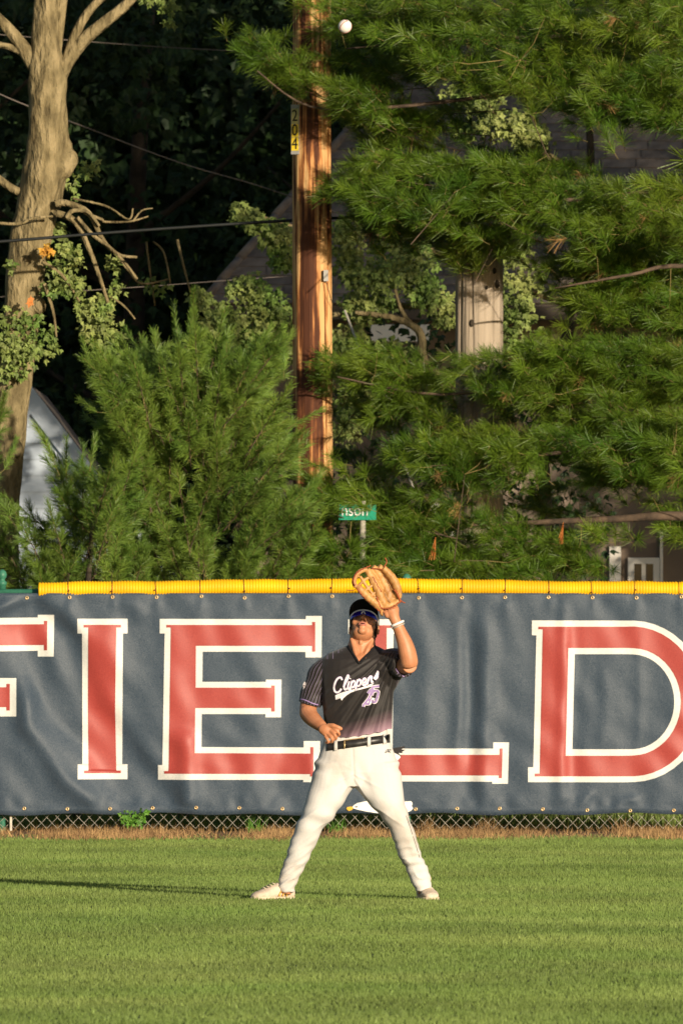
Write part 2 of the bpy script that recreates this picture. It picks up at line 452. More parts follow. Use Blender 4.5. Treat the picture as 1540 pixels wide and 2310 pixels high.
def jersey_mat():
    m, nt, b = new_mat('black_to_mauve_jersey')
    b.inputs['Roughness'].default_value = 0.6; b.inputs['Specular IOR Level'].default_value = 0.3; b.inputs['Sheen Weight'].default_value = 0.12
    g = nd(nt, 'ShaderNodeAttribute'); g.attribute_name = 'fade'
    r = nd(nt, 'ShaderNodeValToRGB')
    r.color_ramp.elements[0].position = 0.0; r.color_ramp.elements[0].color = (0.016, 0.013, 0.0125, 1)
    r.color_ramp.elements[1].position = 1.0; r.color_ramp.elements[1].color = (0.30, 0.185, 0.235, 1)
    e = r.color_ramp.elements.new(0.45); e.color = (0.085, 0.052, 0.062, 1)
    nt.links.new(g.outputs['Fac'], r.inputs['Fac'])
    st = nd(nt, 'ShaderNodeAttribute'); st.attribute_name = 'stripe'
    fr = nd(nt, 'ShaderNodeMath', operation='FRACT'); nt.links.new(st.outputs['Fac'], fr.inputs[0])
    lt = nd(nt, 'ShaderNodeMath', operation='LESS_THAN'); lt.inputs[1].default_value = 0.12; nt.links.new(fr.outputs[0], lt.inputs[0])
    ma = nd(nt, 'ShaderNodeAttribute'); ma.attribute_name = 'smask'
    mu = nd(nt, 'ShaderNodeMath', operation='MULTIPLY'); nt.links.new(lt.outputs[0], mu.inputs[0]); nt.links.new(ma.outputs['Fac'], mu.inputs[1])
    mx = nd(nt, 'ShaderNodeMixRGB'); mx.inputs['Color2'].default_value = (0.36, 0.29, 0.46, 1)
    nt.links.new(mu.outputs[0], mx.inputs['Fac']); nt.links.new(r.outputs[0], mx.inputs['Color1']); nt.links.new(mx.outputs[0], b.inputs['Base Color'])
    tc = nd(nt, 'ShaderNodeTexCoord'); no = nd(nt, 'ShaderNodeTexNoise'); no.inputs['Scale'].default_value = 220
    nt.links.new(tc.outputs['Object'], no.inputs['Vector'])
    bp = nd(nt, 'ShaderNodeBump'); bp.inputs['Strength'].default_value = 0.15; bp.inputs['Distance'].default_value = 0.003
    nt.links.new(no.outputs['Fac'], bp.inputs['Height']); nt.links.new(bp.outputs[0], b.inputs['Normal'])
    return m
MT['jersey'] = jersey_mat()

# ================================================================== GROUND
def ground():
    # one sheet to the horizon with the outfield's slight unevenness
    xs = np.unique(np.concatenate([np.linspace(-700, -12, 14), np.linspace(-12, 12, 25), np.linspace(12, 700, 14)]))
    ys = np.unique(np.concatenate([np.linspace(-60, 40, 8), np.linspace(40, 90, 41), np.linspace(90, 900, 20)]))
    X, Y = np.meshgrid(xs, ys)
    V = np.stack([X, Y, np.zeros_like(X)], -1).reshape(-1, 3)
    nx, ny = len(xs), len(ys)
    Fc = np.array([(j * nx + i, j * nx + i + 1, (j + 1) * nx + i + 1, (j + 1) * nx + i) for j in range(ny - 1) for i in range(nx - 1)])
    o = add('ground', V, Fc, MT['turf'], smooth=True)
    tag(o, 'outfield turf and ground reaching past the fence', 'ground', kind='structure')
    # worn dirt strip under the fence, edge slightly ragged
    n = 80
    xx = np.linspace(-9, 9, n)
    e = 80.9 + 0.35 * np.sin(xx * 1.3) + 0.2 * np.sin(xx * 4.1 + 1) - 0.05 * xx
    V = np.concatenate([np.stack([xx, e, np.full(n, 0.004)], -1), np.stack([xx, np.full(n, 85.2), np.full(n, 0.004)], -1)])
    Fc = [(i, i + 1, n + i + 1, n + i) for i in range(n - 1)]
    o = add('dirt_path', V, Fc, MT['dirt'])
    tag(o, 'strip of bare dirt running under the fence', 'dirt', kind='structure')
ground()

def sky_block_hill():
    # dark rise added behind the wood to block sky showing through leaf gaps
    xs = np.linspace(-70, 70, 29); ys = np.linspace(143, 240, 20)
    X, Y = np.meshgrid(xs, ys)
    t = (Y - 143) / 97
    Z = -0.5 + 34 * np.clip(t * 2.2, 0, 1) ** 0.8 + 1.2 * np.sin(X * 0.21) * np.clip(t * 3, 0, 1) + 0.9 * np.sin(X * 0.5 + Y * 0.3) * np.clip(t * 3, 0, 1)
    nx, ny = len(xs), len(ys)
    Fc = np.array([(j * nx + i, j * nx + i + 1, (j + 1) * nx + i + 1, (j + 1) * nx + i) for j in range(ny - 1) for i in range(nx - 1)])
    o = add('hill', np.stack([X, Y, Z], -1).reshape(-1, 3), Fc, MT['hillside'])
    tag(o, 'dark wooded rise behind the gardens', 'hill', kind='structure')
sky_block_hill()

def blades(n, x0f, d0, d1, hmin, hmax, w, lean):
    u = RNG.random(n)
    d = d0 + (d1 - d0) * u
    half = 0.03 * d + 0.9
    x = RNG.uniform(-1, 1, n) * half
    h = RNG.uniform(hmin, hmax, n)
    az = RNG.uniform(0, 2 * math.pi, n)
    ln = lean * RNG.random(n)
    # mowing lays the grass in broad bands
    band = 0.09 * np.sin((d + 0.2 * x) * 2 * math.pi / 7.3) + 0.05 * np.sin(d * 2.3 + 1.2 * np.sin(x * 0.7))
    tip = np.stack([x + h * ln * np.cos(az), d + h * (ln * np.sin(az) + band), h * np.sqrt(np.maximum(1 - ln ** 2 * 0.5, 0.3))], -1)
    az2 = RNG.uniform(-0.9, 0.9, n)
    ww = w * RNG.uniform(0.7, 1.4, n)
    bx = np.stack([np.cos(az2) * ww, np.sin(az2) * ww, np.zeros(n)], -1)
    base = np.stack([x, d, np.zeros(n)], -1)
    T = np.stack([base - bx, base + bx, tip], 1)
    # clumps and thin patches in the sward
    cl = np.zeros(n)
    for k in range(14):
        fx, fy, ph = RNG.normal() * 3.2, RNG.normal() * 1.6, RNG.uniform(0, 6.28)
        cl += np.sin(x * fx + d * fy + ph)
    cl = cl / math.sqrt(7)
    r = np.clip(0.5 + 0.16 * np.sin((d + 0.1 * x) * 2 * math.pi / 6.1) + 0.10 * np.sin((d - 0.2 * x) * 2 * math.pi / 2.7) + 0.14 * cl + 0.20 * RNG.normal(size=n), 0, 1)
    r = np.where(RNG.random(n) < 0.03, 1.7, r)
    return T, r, d, x

def grass():
    T, r, d, x = blades(460000, 0, 45.0, 82.2, 0.010, 0.026, 0.0030, 0.8)
    edge = 81.0 + 0.35 * np.sin(x * 1.3) + 0.2 * np.sin(x * 4.1 + 1) - 0.05 * x
    k = d < edge + RNG.uniform(-0.3, 0.3, len(d)) + np.where(RNG.random(len(d)) < 0.2, 1.6, 0.0)
    o = tris('grass', T[k], MT['grass'], base=(0, 65, 0), rnd=r[k])
    tag(o, 'short mown outfield grass', 'grass', kind='stuff')
    T, r, d, x = blades(34000, 0, 80.2, 85.0, 0.02, 0.085, 0.0035, 1.4)
    edge = 81.0 + 0.35 * np.sin(x * 1.3) + 0.2 * np.sin(x * 4.1 + 1) - 0.05 * x
    k = (d > edge + RNG.uniform(-0.9, 0.5, len(d))) & (RNG.random(len(d)) < 0.55 + 0.45 * np.sin(x * 7 + 2 * np.sin(x * 2.2)))
    o = tris('dead_grass', T[k], MT['deadgrass'], base=(0, 82, 0), rnd=r[k])
    tag(o, 'dry brown dead grass along the foot of the fence', 'dead grass', kind='stuff')
    T, r, d, x = blades(9000, 0, 83.6, 88.0, 0.06, 0.20, 0.006, 0.8)
    o = tris('tall_grass', T, MT['grass'], base=(0, 86, 0), rnd=r)
    tag(o, 'unmown green grass behind the fence', 'grass', kind='stuff')
grass()

# ================================================================== FENCE
def fence():
    fx = lambda px: (px - CX) * FD / F_PX
    root = empty('chain_link_fence', (0, FD, 0), 'galvanised chain link outfield fence with green posts behind the navy banner', 'fence')
    # woven wire
    w, h, r = 0.0385, 0.040, 0.0019
    x0, x1 = -4.6, 4.6
    nw = int((x1 - x0) / w); nk = int(1.70 / h)
    ii, kk = np.meshgrid(np.arange(nw), np.arange(nk), indexing='ij')
    def node(i, k):
        left = ((i + k) % 2 == 0)
        return np.stack([x0 + np.where(left, i, i + 1) * w, np.full(i.shape, FD + 0.02) + np.where(left, -0.002, 0.002), 0.035 + k * h], -1)
    a = node(ii, kk).reshape(-1, 3); b = node(ii, kk + 1).reshape(-1, 3)
    t = b - a; t /= np.linalg.norm(t, axis=1, keepdims=True)
    s = np.cross(t, [0, 1, 0]); f = np.tile(np.array([0, 1.0, 0]), (len(a), 1))
    vs = []
    for th in (90, 210, 330):
        c, sn = math.cos(math.radians(th)), math.sin(math.radians(th))
        off = r * (c * s - sn * f)
        vs.append(a + off); vs.append(b + off)
    V = np.stack(vs, 1)          # n,6,3
    n = len(a)
    q = np.array([(0, 1, 3, 2), (2, 3, 5, 4), (4, 5, 1, 0)])
    Fc = (np.arange(n)[:, None, None] * 6 + q[None]).reshape(-1, 4)
    o = add('wire_mesh', V.reshape(-1, 3), Fc, MT['steel'], parent=root)
    o['kind'] = 'stuff'
    for px in (5, 917, 1829, -907):
        x = fx(px)
        prof = [(0.028, -0.3), (0.028, 1.80), (0.033, 1.802), (0.034, 1.825), (0.022, 1.833), (0.020, 1.845), (0.031, 1.858), (0.034, 1.878), (0.028, 1.898), (0.014, 1.912), (0.001, 1.916)]
        if px == 917:
            prof = [(p[0], p[1] - 0.03) for p in prof]
        V, Fc = [], []
        for rr, z in prof:
            for k in range(16):
                th = 2 * math.pi * k / 16
                V.append((x + rr * math.cos(th), FD + 0.075 + rr * math.sin(th), z))
        for j in range(len(prof) - 1):
            for k in range(16):
                Fc.append((j * 16 + k, j * 16 + (k + 1) % 16, (j + 1) * 16 + (k + 1) % 16, (j + 1) * 16 + k))
        add('post', V, Fc, MT['green_paint'], parent=root)
    V, Fc = tube([(-4.6, FD + 0.045, 1.745), (4.6, FD + 0.045, 1.775)], 0.021, 12)
    add('top_rail', V, Fc, MT['green_paint'], parent=root)
    V, Fc = box(fx(23), fx(28), FD - 0.006, FD + 0.0, 0.02, 1.72)
    add('tension_bar', V, Fc, MT['steel'], parent=root, smooth=False)
    # wire guard: yellow corrugated tube slid over the rail
    cl = [(88, 1331), (250, 1329), (500, 1325.5), (780, 1322.5), (950, 1322), (1100, 1325.5), (1250, 1328), (1540, 1329.5), (1800, 1327)]
    cxs = [c[0] for c in cl]; cys = [c[1] for c in cl]
    def cen(px):
        return float(np.interp(px, cxs, cys)) + 0.8 * math.sin(px * 0.021) + 0.5 * math.sin(px * 0.06)
    guard = empty('fence_top_guard', (0, FD - 0.02, 1.70), 'yellow corrugated plastic guard tube capping the outfield fence', 'fence guard')
    V, Fc = [], []
    pitch = 6.6
    ns = int((1700 - 88) / pitch * 4); seg = 20
    for i in range(ns + 1):
        px = 88 + i * pitch / 4
        c = P(px, cen(px), FD - 0.012)
        ph = i % 4
        rr = (0.0545, 0.0585, 0.0585, 0.0545)[ph] * (1 + 0.012 * math.sin(px * 0.045))
        for k in range(seg):
            th = 2 * math.pi * k / seg
            V.append((c[0], c[1] + rr * math.cos(th), c[2] + rr * math.sin(th)))
    for i in range(ns):
        for k in range(seg):
            Fc.append((i * seg + k, (i + 1) * seg + k, (i + 1) * seg + (k + 1) % seg, i * seg + (k + 1) % seg))
    add('corrugated_tube', V, np.array(Fc), MT['tube'], parent=guard, smooth=True)
    ties = [155, 254, 352, 452, 551, 650, 748, 846, 943, 1042, 1139, 1237, 1333, 1430, 1530, 1628]
    for i, px in enumerate(ties):
        c = P(px, cen(px), FD - 0.012)
        pts = []
        lean = random.uniform(-0.007, 0.007)
        for k in range(17):
            th = 2 * math.pi * k / 16
            pts.append((c[0] + lean * math.sin(th) + (0.004 if k in (10, 11) else 0), c[1] - 0.0605 * math.cos(th), c[2] + 0.0605 * math.sin(th) - (0.012 if 11 <= k <= 13 else 0)))
        V, Fc = tube(pts, 0.0026, 6, caps=False, ref=(1, 0, 0.01))
        add('cable_tie', V, Fc, MT['tie'], parent=guard)
        if random.random() < 0.6:
            q = P(px + random.uniform(-3, 3), cen(px) + random.uniform(2, 9), FD - 0.078)
            V, Fc = ellipsoid(q, (0.006, 0.005, 0.006), nu=8, nv=6)
            add('tie_head', V, Fc, MT['tie'], parent=guard)
    return cen
CEN = fence()

# ------------------------------------------------------------------ banner
FOLDS = [  # polyline in photo px, amplitude (m), half width (px)
    ([(64, 1342), (60, 1420), (95, 1540), (170, 1640), (260, 1740), (330, 1830)], -0.060, 34),
    ([(64, 1342), (150, 1440), (210, 1600), (300, 1720), (400, 1825)], -0.052, 30),
    ([(64, 1342), (140, 1385), (230, 1450), (300, 1560)], 0.018, 26),
    ([(62, 1342), (20, 1360), (-40, 1395)], 0.03, 14),
    ([(62, 1520), (64, 1640), (150, 1760), (240, 1830)], 0.036, 24),
    ([(420, 1640), (424, 1730), (428, 1840)], 0.030, 26),
    ([(270, 1350), (300, 1362), (330, 1400)], 0.012, 20),
    ([(410, 1690), (400, 1600), (395, 1500)], 0.010, 50),
    ([(560, 1440), (590, 1560), (575, 1700), (560, 1830)], 0.014, 34),
    ([(660, 1500), (640, 1640), (620, 1830)], -0.018, 28),
    ([(700, 1700), (705, 1760)], 0.016, 20),
    ([(1085, 1350), (1098, 1440), (1090, 1600), (1092, 1840)], 0.020, 22),
    ([(1052, 1400), (1062, 1560), (1056, 1840)], -0.018, 20),
    ([(1035, 1380), (1040, 1560), (1030, 1700)], 0.012, 14),
    ([(1270, 1345), (1272, 1500), (1262, 1840)], 0.014, 14),
    ([(1290, 1345), (1300, 1500), (1290, 1840)], -0.008, 18),
    ([(1360, 1500), (1365, 1620), (1350, 1700)], 0.006, 14),
    ([(1440, 1440), (1442, 1600), (1436, 1700)], 0.006, 12),
    ([(1300, 1830), (1320, 1800), (1340, 1785)], 0.010, 10),
    ([(1380, 1832), (1400, 1808), (1440, 1800)], 0.012, 10),
    ([(1240, 1815), (1290, 1790)], 0.008, 12),
    ([(960, 1400), (965, 1600), (955, 1830)], 0.012, 30),
]
def seg_dist(px, py, poly):
    best = np.full(px.shape, 1e9); tt = np.zeros(px.shape)
    L = 0; tot = sum(math.dist(poly[i], poly[i + 1]) for i in range(len(poly) - 1))
    for i in range(len(poly) - 1):
        a = np.array(poly[i], float); b = np.array(poly[i + 1], float); ab = b - a; l = np.linalg.norm(ab)
        t = np.clip(((px - a[0]) * ab[0] + (py - a[1]) * ab[1]) / (l * l), 0, 1)
        dx = px - (a[0] + t * ab[0]); dy = py - (a[1] + t * ab[1])
        dd = np.hypot(dx, dy)
        k = dd < best
        best = np.where(k, dd, best); tt = np.where(k, (L + t * l) / tot, tt)
        L += l
    return best, tt
def bdisp(px, py):
    px = np.asarray(px, float); py = np.asarray(py, float)
    z = np.zeros(px.shape)
    for poly, a, w in FOLDS:
        dd, t = seg_dist(px, py, poly)
        env = np.clip(np.minimum(t, 1 - t) * 5 + 0.25, 0, 1)
        z += 1.4 * a * np.exp(-(dd / w) ** 2) * env
    z += 0.006 * np.sin(px * 0.017 + 1.1 * np.sin(py * 0.007)) + 0.004 * np.sin(px * 0.043 + py * 0.011)
    z += 0.003 * np.sin(px * 0.09 - py * 0.03) * np.sin(py * 0.021)
    z = np.where(z < 0, -0.065 * np.tanh(-z / 0.065), z)
    # short pulls below each upper eyelet, crumpled lower hem
    g = np.abs(((px - 62) / 98.2 + 0.5) % 1.0 - 0.5)
    z += 0.016 * np.exp(-((py - 1345) / 38) ** 2) * np.exp(-(g / (0.07 + 0.0016 * np.abs(py - 1345))) ** 2)
    z += 0.009 * np.exp(-((py - 1812) / 15) ** 2) * np.sin(px * 0.11 + 2.0 * np.sin(px * 0.023)) * np.sin(px * 0.031 + 0.6)
    z += 0.0045 * np.sin(px * 0.055 - py * 0.05 + 1.5 * np.sin(py * 0.017)) * np.sin(px * 0.009 + py * 0.006)
    # laced edges are pulled back to the wire between the grommets
    e = np.exp(-((py - 1345) / 14) ** 2) + np.exp(-((py - 1832) / 16) ** 2)
    z = z * (1 - 0.75 * np.clip(e, 0, 1)) + 0.006 * np.clip(e, 0, 1) * np.sin(px * 2 * math.pi / 97.5)
    return z
def bpt(px, py, lift=0.0):
    d = FD - 0.058 - bdisp(px, py) - lift
    px = np.asarray(px, float); py = np.asarray(py, float)
    return np.stack([(px - CX) * FD / F_PX, d, CAM_Z - (py - HOR) * FD / F_PX], -1)

def ellarc(cx, cy, rx, ry, a0, a1, n=22):
    return [(cx + rx * math.cos(math.radians(a0 + (a1 - a0) * i / n)), cy - ry * math.sin(math.radians(a0 + (a1 - a0) * i / n))) for i in range(n + 1)]

def banner():
    xs = np.arange(-130, 1671, 7.0); ys = np.append(np.arange(1338, 1830, 6.0), 1836)
    X, Y = np.meshgrid(xs, ys)
    # ragged lower edge
    Yb = Y + (Y - 1338) / 498 * (2.0 * np.sin(X * 0.03) + 1.5 * np.sin(X * 0.011 + 1))
    V = bpt(X, Yb).reshape(-1, 3)
    nx, ny = len(xs), len(ys)
    Fc = np.array([(j * nx + i, (j + 1) * nx + i, (j + 1) * nx + i + 1, j * nx + i + 1) for j in range(ny - 1) for i in range(nx - 1)])
    base = (0, FD - 0.035, 0.145)
    ban = add('banner', V, Fc, MT['banner'], base=base)
    so = ban.modifiers.new('thickness', 'SOLIDIFY'); so.thickness = 0.0015; so.offset = -1
    tag(ban, 'navy vinyl banner reading FIELD in red letters laced to the fence', 'banner')

    def patch(name, loops, m, lift, parent=ban, step=26, label=None):
        """flat print on the banner: outline with holes, cut finely so that it follows the folds"""
        cu = bpy.data.curves.new('tmpc', 'CURVE'); cu.dimensions = '2D'; cu.fill_mode = 'FRONT'
        for lp in loops:
            sp = cu.splines.new('POLY'); sp.points.add(len(lp) - 1); sp.use_cyclic_u = True
            for p, q in zip(sp.points, lp):
                p.co = (q[0] / 100, q[1] / 100, 0, 1)
        ob = bpy.data.objects.new('tmpc', cu); COL.objects.link(ob)
        me = bpy.data.meshes.new_from_object(ob.evaluated_get(bpy.context.evaluated_depsgraph_get()))
        bm = bmesh.new(); bm.from_mesh(me)
        bmesh.ops.remove_doubles(bm, verts=bm.verts, dist=1e-5)
        al = [q for lp in loops for q in lp]
        for ax in (0, 1):
            lo = min(q[ax] for q in al); hi = max(q[ax] for q in al)
            st = 7.0 if ax == 0 else 12.0
            v = -130 + 7.0 * math.ceil((lo + 130.01) / 7.0) if ax == 0 else 1338 + 12.0 * math.ceil((lo - 1337.99) / 12.0)
            while v < hi:
                g = bm.verts[:] + bm.edges[:] + bm.faces[:]
                bmesh.ops.bisect_plane(bm, geom=g, dist=1e-6, plane_co=((v / 100, 0, 0) if ax == 0 else (0, v / 100, 0)), plane_no=((1, 0, 0) if ax == 0 else (0, 1, 0)))
                v += st
        bmesh.ops.triangulate(bm, faces=bm.faces)
        bm.verts.ensure_lookup_table()
        co = np.array([(v.co.x * 100, v.co.y * 100) for v in bm.verts])
        fs = [tuple(v.index for v in f.verts) for f in bm.faces]
        bm.free(); bpy.data.objects.remove(ob); bpy.data.curves.remove(cu); bpy.data.meshes.remove(me)
        V = bpt(co[:, 0], co[:, 1], lift)
        # make faces look at the field
        nn = normals(V, fs)
        if nn[:, 1].mean() > 0: fs = [f[::-1] for f in fs]
        return add(name, V, fs, m, parent=parent, label=label)

    W, R = MT['print_white'], MT['print_red']
    LW, LR = 0.003, 0.0062
    # F (mostly out of view)
    w = [(-150, 1396), (86, 1393), (86, 1387), (123, 1387), (122, 1481), (86, 1481), (86, 1468), (-52, 1470), (-52, 1538), (1, 1538), (1, 1529.5), (38, 1529.5), (38, 1616), (1, 1616), (1, 1609), (-52, 1609), (-52, 1724), (-42, 1724), (-42, 1757), (-150, 1757), (-150, 1724), (-138, 1724), (-138, 1429), (-150, 1429)]
    r = [(-136, 1410), (100, 1408), (100, 1400.6), (107.5, 1400.6), (107, 1467), (100, 1467), (100, 1455), (-66, 1456), (-66, 1551), (15.6, 1550), (15.6, 1542.5), (23.4, 1542.5), (23.4, 1602.5), (15.6, 1602.5), (15.6, 1595), (-66, 1596), (-66, 1738), (-56, 1738), (-56, 1744), (-136, 1744), (-136, 1738), (-124, 1738), (-124, 1415), (-136, 1415)]
    p = patch('letter', [w], W, LW); patch('letter_fill', [r], R, LR, p)
    # I
    w = [(175.6, 1395.7), (288.6, 1395.7), (288.6, 1429), (278.3, 1429), (276, 1724), (288, 1724), (288, 1757.7), (176.3, 1757.7), (176.3, 1724), (186.5, 1724), (186, 1429), (175.6, 1429)]
    r = [(190, 1409.4), (273.7, 1409.4), (273.7, 1415.3), (263.3, 1415.3), (260.5, 1600), (263, 1738), (273.4, 1738), (273.4, 1744), (191, 1744), (191, 1738), (200.8, 1738), (199, 1600), (200.3, 1415.3), (190, 1415.3)]
    p = patch('letter', [w], W, LW); patch('letter_fill', [r], R, LR, p)
    # E
    w = [(361, 1396), (690, 1397), (690, 1389.5), (726, 1389.5), (725, 1483), (689, 1483), (689, 1470.5), (457.5, 1470), (457, 1538), (600, 1538), (600, 1533), (635, 1533), (634, 1618), (599, 1618), (599, 1610.6), (455.5, 1610.6), (455, 1685), (685, 1686), (685, 1671.5), (722, 1671.5), (721, 1764), (684, 1764), (684, 1759), (357, 1758.7), (357, 1725.6), (367, 1725.6), (372, 1429), (361, 1429)]
    r = [(376, 1409.5), (704, 1410), (704, 1403), (711, 1403), (711, 1470), (704, 1470), (704, 1457), (442.5, 1456.7), (442, 1551), (612, 1551), (612, 1546), (620, 1546), (620, 1605), (612, 1605), (612, 1597), (441, 1597), (440, 1698.5), (700, 1699.5), (700, 1685), (707, 1685), (707, 1751), (700, 1751), (700, 1746), (371, 1745), (371, 1739), (381, 1739), (386, 1415.5), (376, 1415.5)]
    p = patch('letter', [w], W, LW); patch('letter_fill', [r], R, LR, p)
    # L
    w = [(785, 1397), (898, 1397), (898, 1430), (887, 1430), (885, 1688.5), (1111.5, 1688.5), (1111.5, 1674.5), (1147, 1674.5), (1144.5, 1767.7), (1109, 1767.7), (1109, 1763), (781, 1762), (781, 1729), (791, 1729), (796, 1430), (785, 1430)]
    r = [(799, 1410.5), (884, 1410.5), (884, 1416.5), (872, 1416.5), (870, 1702.5), (1126, 1702.5), (1126, 1688), (1132.5, 1688), (1131, 1755), (1124, 1755), (1124, 1749), (795, 1748.5), (795, 1742.5), (806, 1742.5), (810, 1416.5), (799, 1416.5)]
    p = patch('letter', [w], W, LW); patch('letter_fill', [r], R, LR, p)
    # D
    w = [(1198.5, 1399.6), (1410, 1400)] + ellarc(1424, 1582, 168, 182, 88, -88) + [(1400, 1764.5), (1189.7, 1764), (1189.7, 1730.5), (1201.6, 1730.5), (1208.6, 1433), (1198.5, 1433)]
    wh = [(1295, 1475.6), (1415, 1475.6)] + ellarc(1424, 1583, 95, 107, 88, -88) + [(1410, 1690), (1289.6, 1690)]
    r = [(1213, 1413.6), (1410, 1413.6)] + ellarc(1424, 1582, 154, 169, 88, -88) + [(1400, 1751), (1205, 1751), (1205, 1744.6), (1216, 1744.6), (1223, 1419.5), (1213, 1419.5)]
    rh = [(1280.5, 1461.6), (1412, 1461.6)] + ellarc(1424, 1583, 110, 121, 88, -88) + [(1408, 1704.6), (1274.5, 1704.6)]
    p = patch('letter', [w, wh], W, LW); patch('letter_fill', [r, rh], R, LR, p)
    # printed gull, its wing raised across the L
    g = patch('printed_gull', [[(793, 1822), (798, 1816), (806, 1811), (830, 1806), (870, 1812), (905, 1808), (927, 1807), (930, 1812), (928, 1818), (931, 1823), (927, 1828), (918, 1832), (880, 1834), (850, 1834), (825, 1830), (806, 1826)]], MT['bird_white'], 0.008, step=20)
    patch('printed_beak', [[(781, 1824), (783, 1820), (793, 1819), (797, 1822), (793, 1827), (786, 1829)]], MT['bird_beak'], 0.0105, g, step=20)
    patch('printed_eye', [[(800, 1819), (806, 1818), (806, 1821), (801, 1821)]], MT['bird_dark'], 0.0105, g, step=20)
    patch('printed_wing', [[(840, 1815), (880, 1690), (905, 1684), (911, 1684), (908, 1688), (913, 1691), (905, 1694), (909, 1700), (900, 1702), (903, 1708), (896, 1715), (893, 1730), (899, 1750), (905, 1790), (900, 1815)]], MT['bird_white'], 0.009, g, step=20)
    patch('printed_wingtip', [[(872, 1690), (900, 1685), (912, 1683), (913, 1686), (905, 1690), (914, 1691), (906, 1696), (909, 1699), (898, 1698), (906, 1706), (890, 1698), (880, 1702)]], MT['bird_dark'], 0.0125, g, step=20)
    # brass eyelets
    def ring(px, py):
        c = bpt(px, py, 0.004)
        V, Fc = [], []
        for k in range(14):
            th = 2 * math.pi * k / 14
            for rr, dy in ((0.0055, 0.0), (0.0075, -0.0035), (0.0125, -0.003), (0.0135, 0.001)):
                V.append((c[0] + rr * math.cos(th), c[1] + dy, c[2] + rr * math.sin(th)))
        for k in range(14):
            k2 = (k + 1) % 14
            for j in range(3):
                Fc.append((k * 4 + j, k2 * 4 + j, k2 * 4 + j + 1, k * 4 + j + 1))
        add('eyelet', V, Fc, MT['brass'], parent=ban)
        V, Fc = ellipsoid((c[0], c[1] + 0.001, c[2]), (0.0058, 0.0012, 0.0058), nu=10, nv=6)
        add('eyelet_hole', V, Fc, MT['ink'], parent=ban)
    for i, px in enumerate([62, 158, 255, 354, 455, 552, 651, 749, 847, 944, 1041, 1138, 1236, 1335, 1434, 1535, 1632]):
        ring(px, 1341 + (px % 7) * 0.6 + 4)
    for i, px in enumerate([-45, 56, 153, 249, 345, 443, 540, 637, 735, 833, 937, 1030, 1126, 1223, 1323, 1420, 1518, 1615]):
        ring(px, 1822 + 2 * math.sin(px * 0.01) + px * 0.003)
banner()

# ================================================================== VEGETATION
def shoot_needles(pos, dr, length, nl, n, spread, w, droop=0.15):
    """needles round a shoot: one slim triangle per needle"""
    dr = dr / np.linalg.norm(dr)
    a = np.cross(dr, [0.3, 0.9, 0.1]); a /= np.linalg.norm(a); b = np.cross(dr, a)
    t = RNG.random(n)
    th = RNG.uniform(0, 2 * math.pi, n)
    sp = np.radians(RNG.uniform(spread[0], spread[1], n)) * (1.08 - 0.45 * t)
    rad = np.cos(th)[:, None] * a + np.sin(th)[:, None] * b
    nd_ = np.cos(sp)[:, None] * dr + np.sin(sp)[:, None] * rad
    L = nl * RNG.uniform(0.7, 1.15, n)
    base = pos + dr * (length * t)[:, None]
    tip = base + nd_ * L[:, None]
    tip[:, 2] -= droop * L
    sd = np.cross(nd_, RNG.normal(size=(n, 3))); sd /= np.linalg.norm(sd, axis=1, keepdims=True) + 1e-9
    return np.concatenate([np.stack([base - sd * w, base + sd * w, tip + sd * w * 0.6], 1), np.stack([base - sd * w, tip + sd * w * 0.6, tip - sd * w * 0.6], 1)])

def pine(name, label, base, pads, mat_key, limbs, seed, twig_frac=0.5, group=None):
    root = empty(name, base, label, 'pine tree', group)
    T, RN, TW, TD = [], [], [], []
    lp = []
    for limb, r0, r1 in limbs:
        sp = spline(limb, 5)
        lp.extend(sp)
    lp = np.array(lp)
    for pos, dr, length, nl, n, spread, w, tone in pads:
        if mat_key == 'needle' and RNG.random() < 0.014:
            TD.append(shoot_needles(pos, dr * np.array([1, 1, -0.3]), length, nl * 0.8, n // 2, spread, w)); continue
        T.append(shoot_needles(pos, dr, length, nl, n, spread, w))
        rv = np.clip(RNG.random(n) * 0.35 + RNG.random() * 0.25 + tone * 0.4, 0, 1); RN.append(np.concatenate([rv, rv]))
        q = pos - dr * 0.02
        if RNG.random() < twig_frac and len(lp):
            dd = np.linalg.norm(lp - q, axis=1)
            j = np.argmin(dd)
            e = q + (lp[j] - q) * min(1.0, 0.55 / (dd[j] + 1e-6))
            mid = (q + e) / 2 - np.array([0, 0, 0.03])
            TW.append(tube([pos + dr * length, pos, mid, e], [0.0016, 0.002, 0.003, 0.004], 4, caps=False))
        else:
            TW.append(tube([pos - dr * 0.05, pos + dr * length], [0.003, 0.002], 3, caps=False))
    tr = None
    for k, (limb, r0, r1) in enumerate(limbs):
        sp = spline(limb, 5)
        V, Fc = tube(sp, np.linspace(r0, r1, len(sp)), 8)
        o = add('trunk' if k == 0 else 'branch', V, Fc, MT['limb'] if k else MT['darkbark'], parent=root)
    T = np.concatenate(T); RN = np.concatenate(RN)
    tris('crown', T, MT[mat_key], parent=root, rnd=RN)
    if TD:
        TD = np.concatenate(TD)
        tris('dead_needles', TD, MT['deadneedle'], parent=root, rnd=RNG.random(len(TD)))['kind'] = 'stuff'
    V, Fc = merge(TW)
    add('twigs', V, Fc, MT['twig'], parent=root)['kind'] = 'stuff'
    return root

def unit(v):
    v = np.asarray(v, float); return v / np.linalg.norm(v)

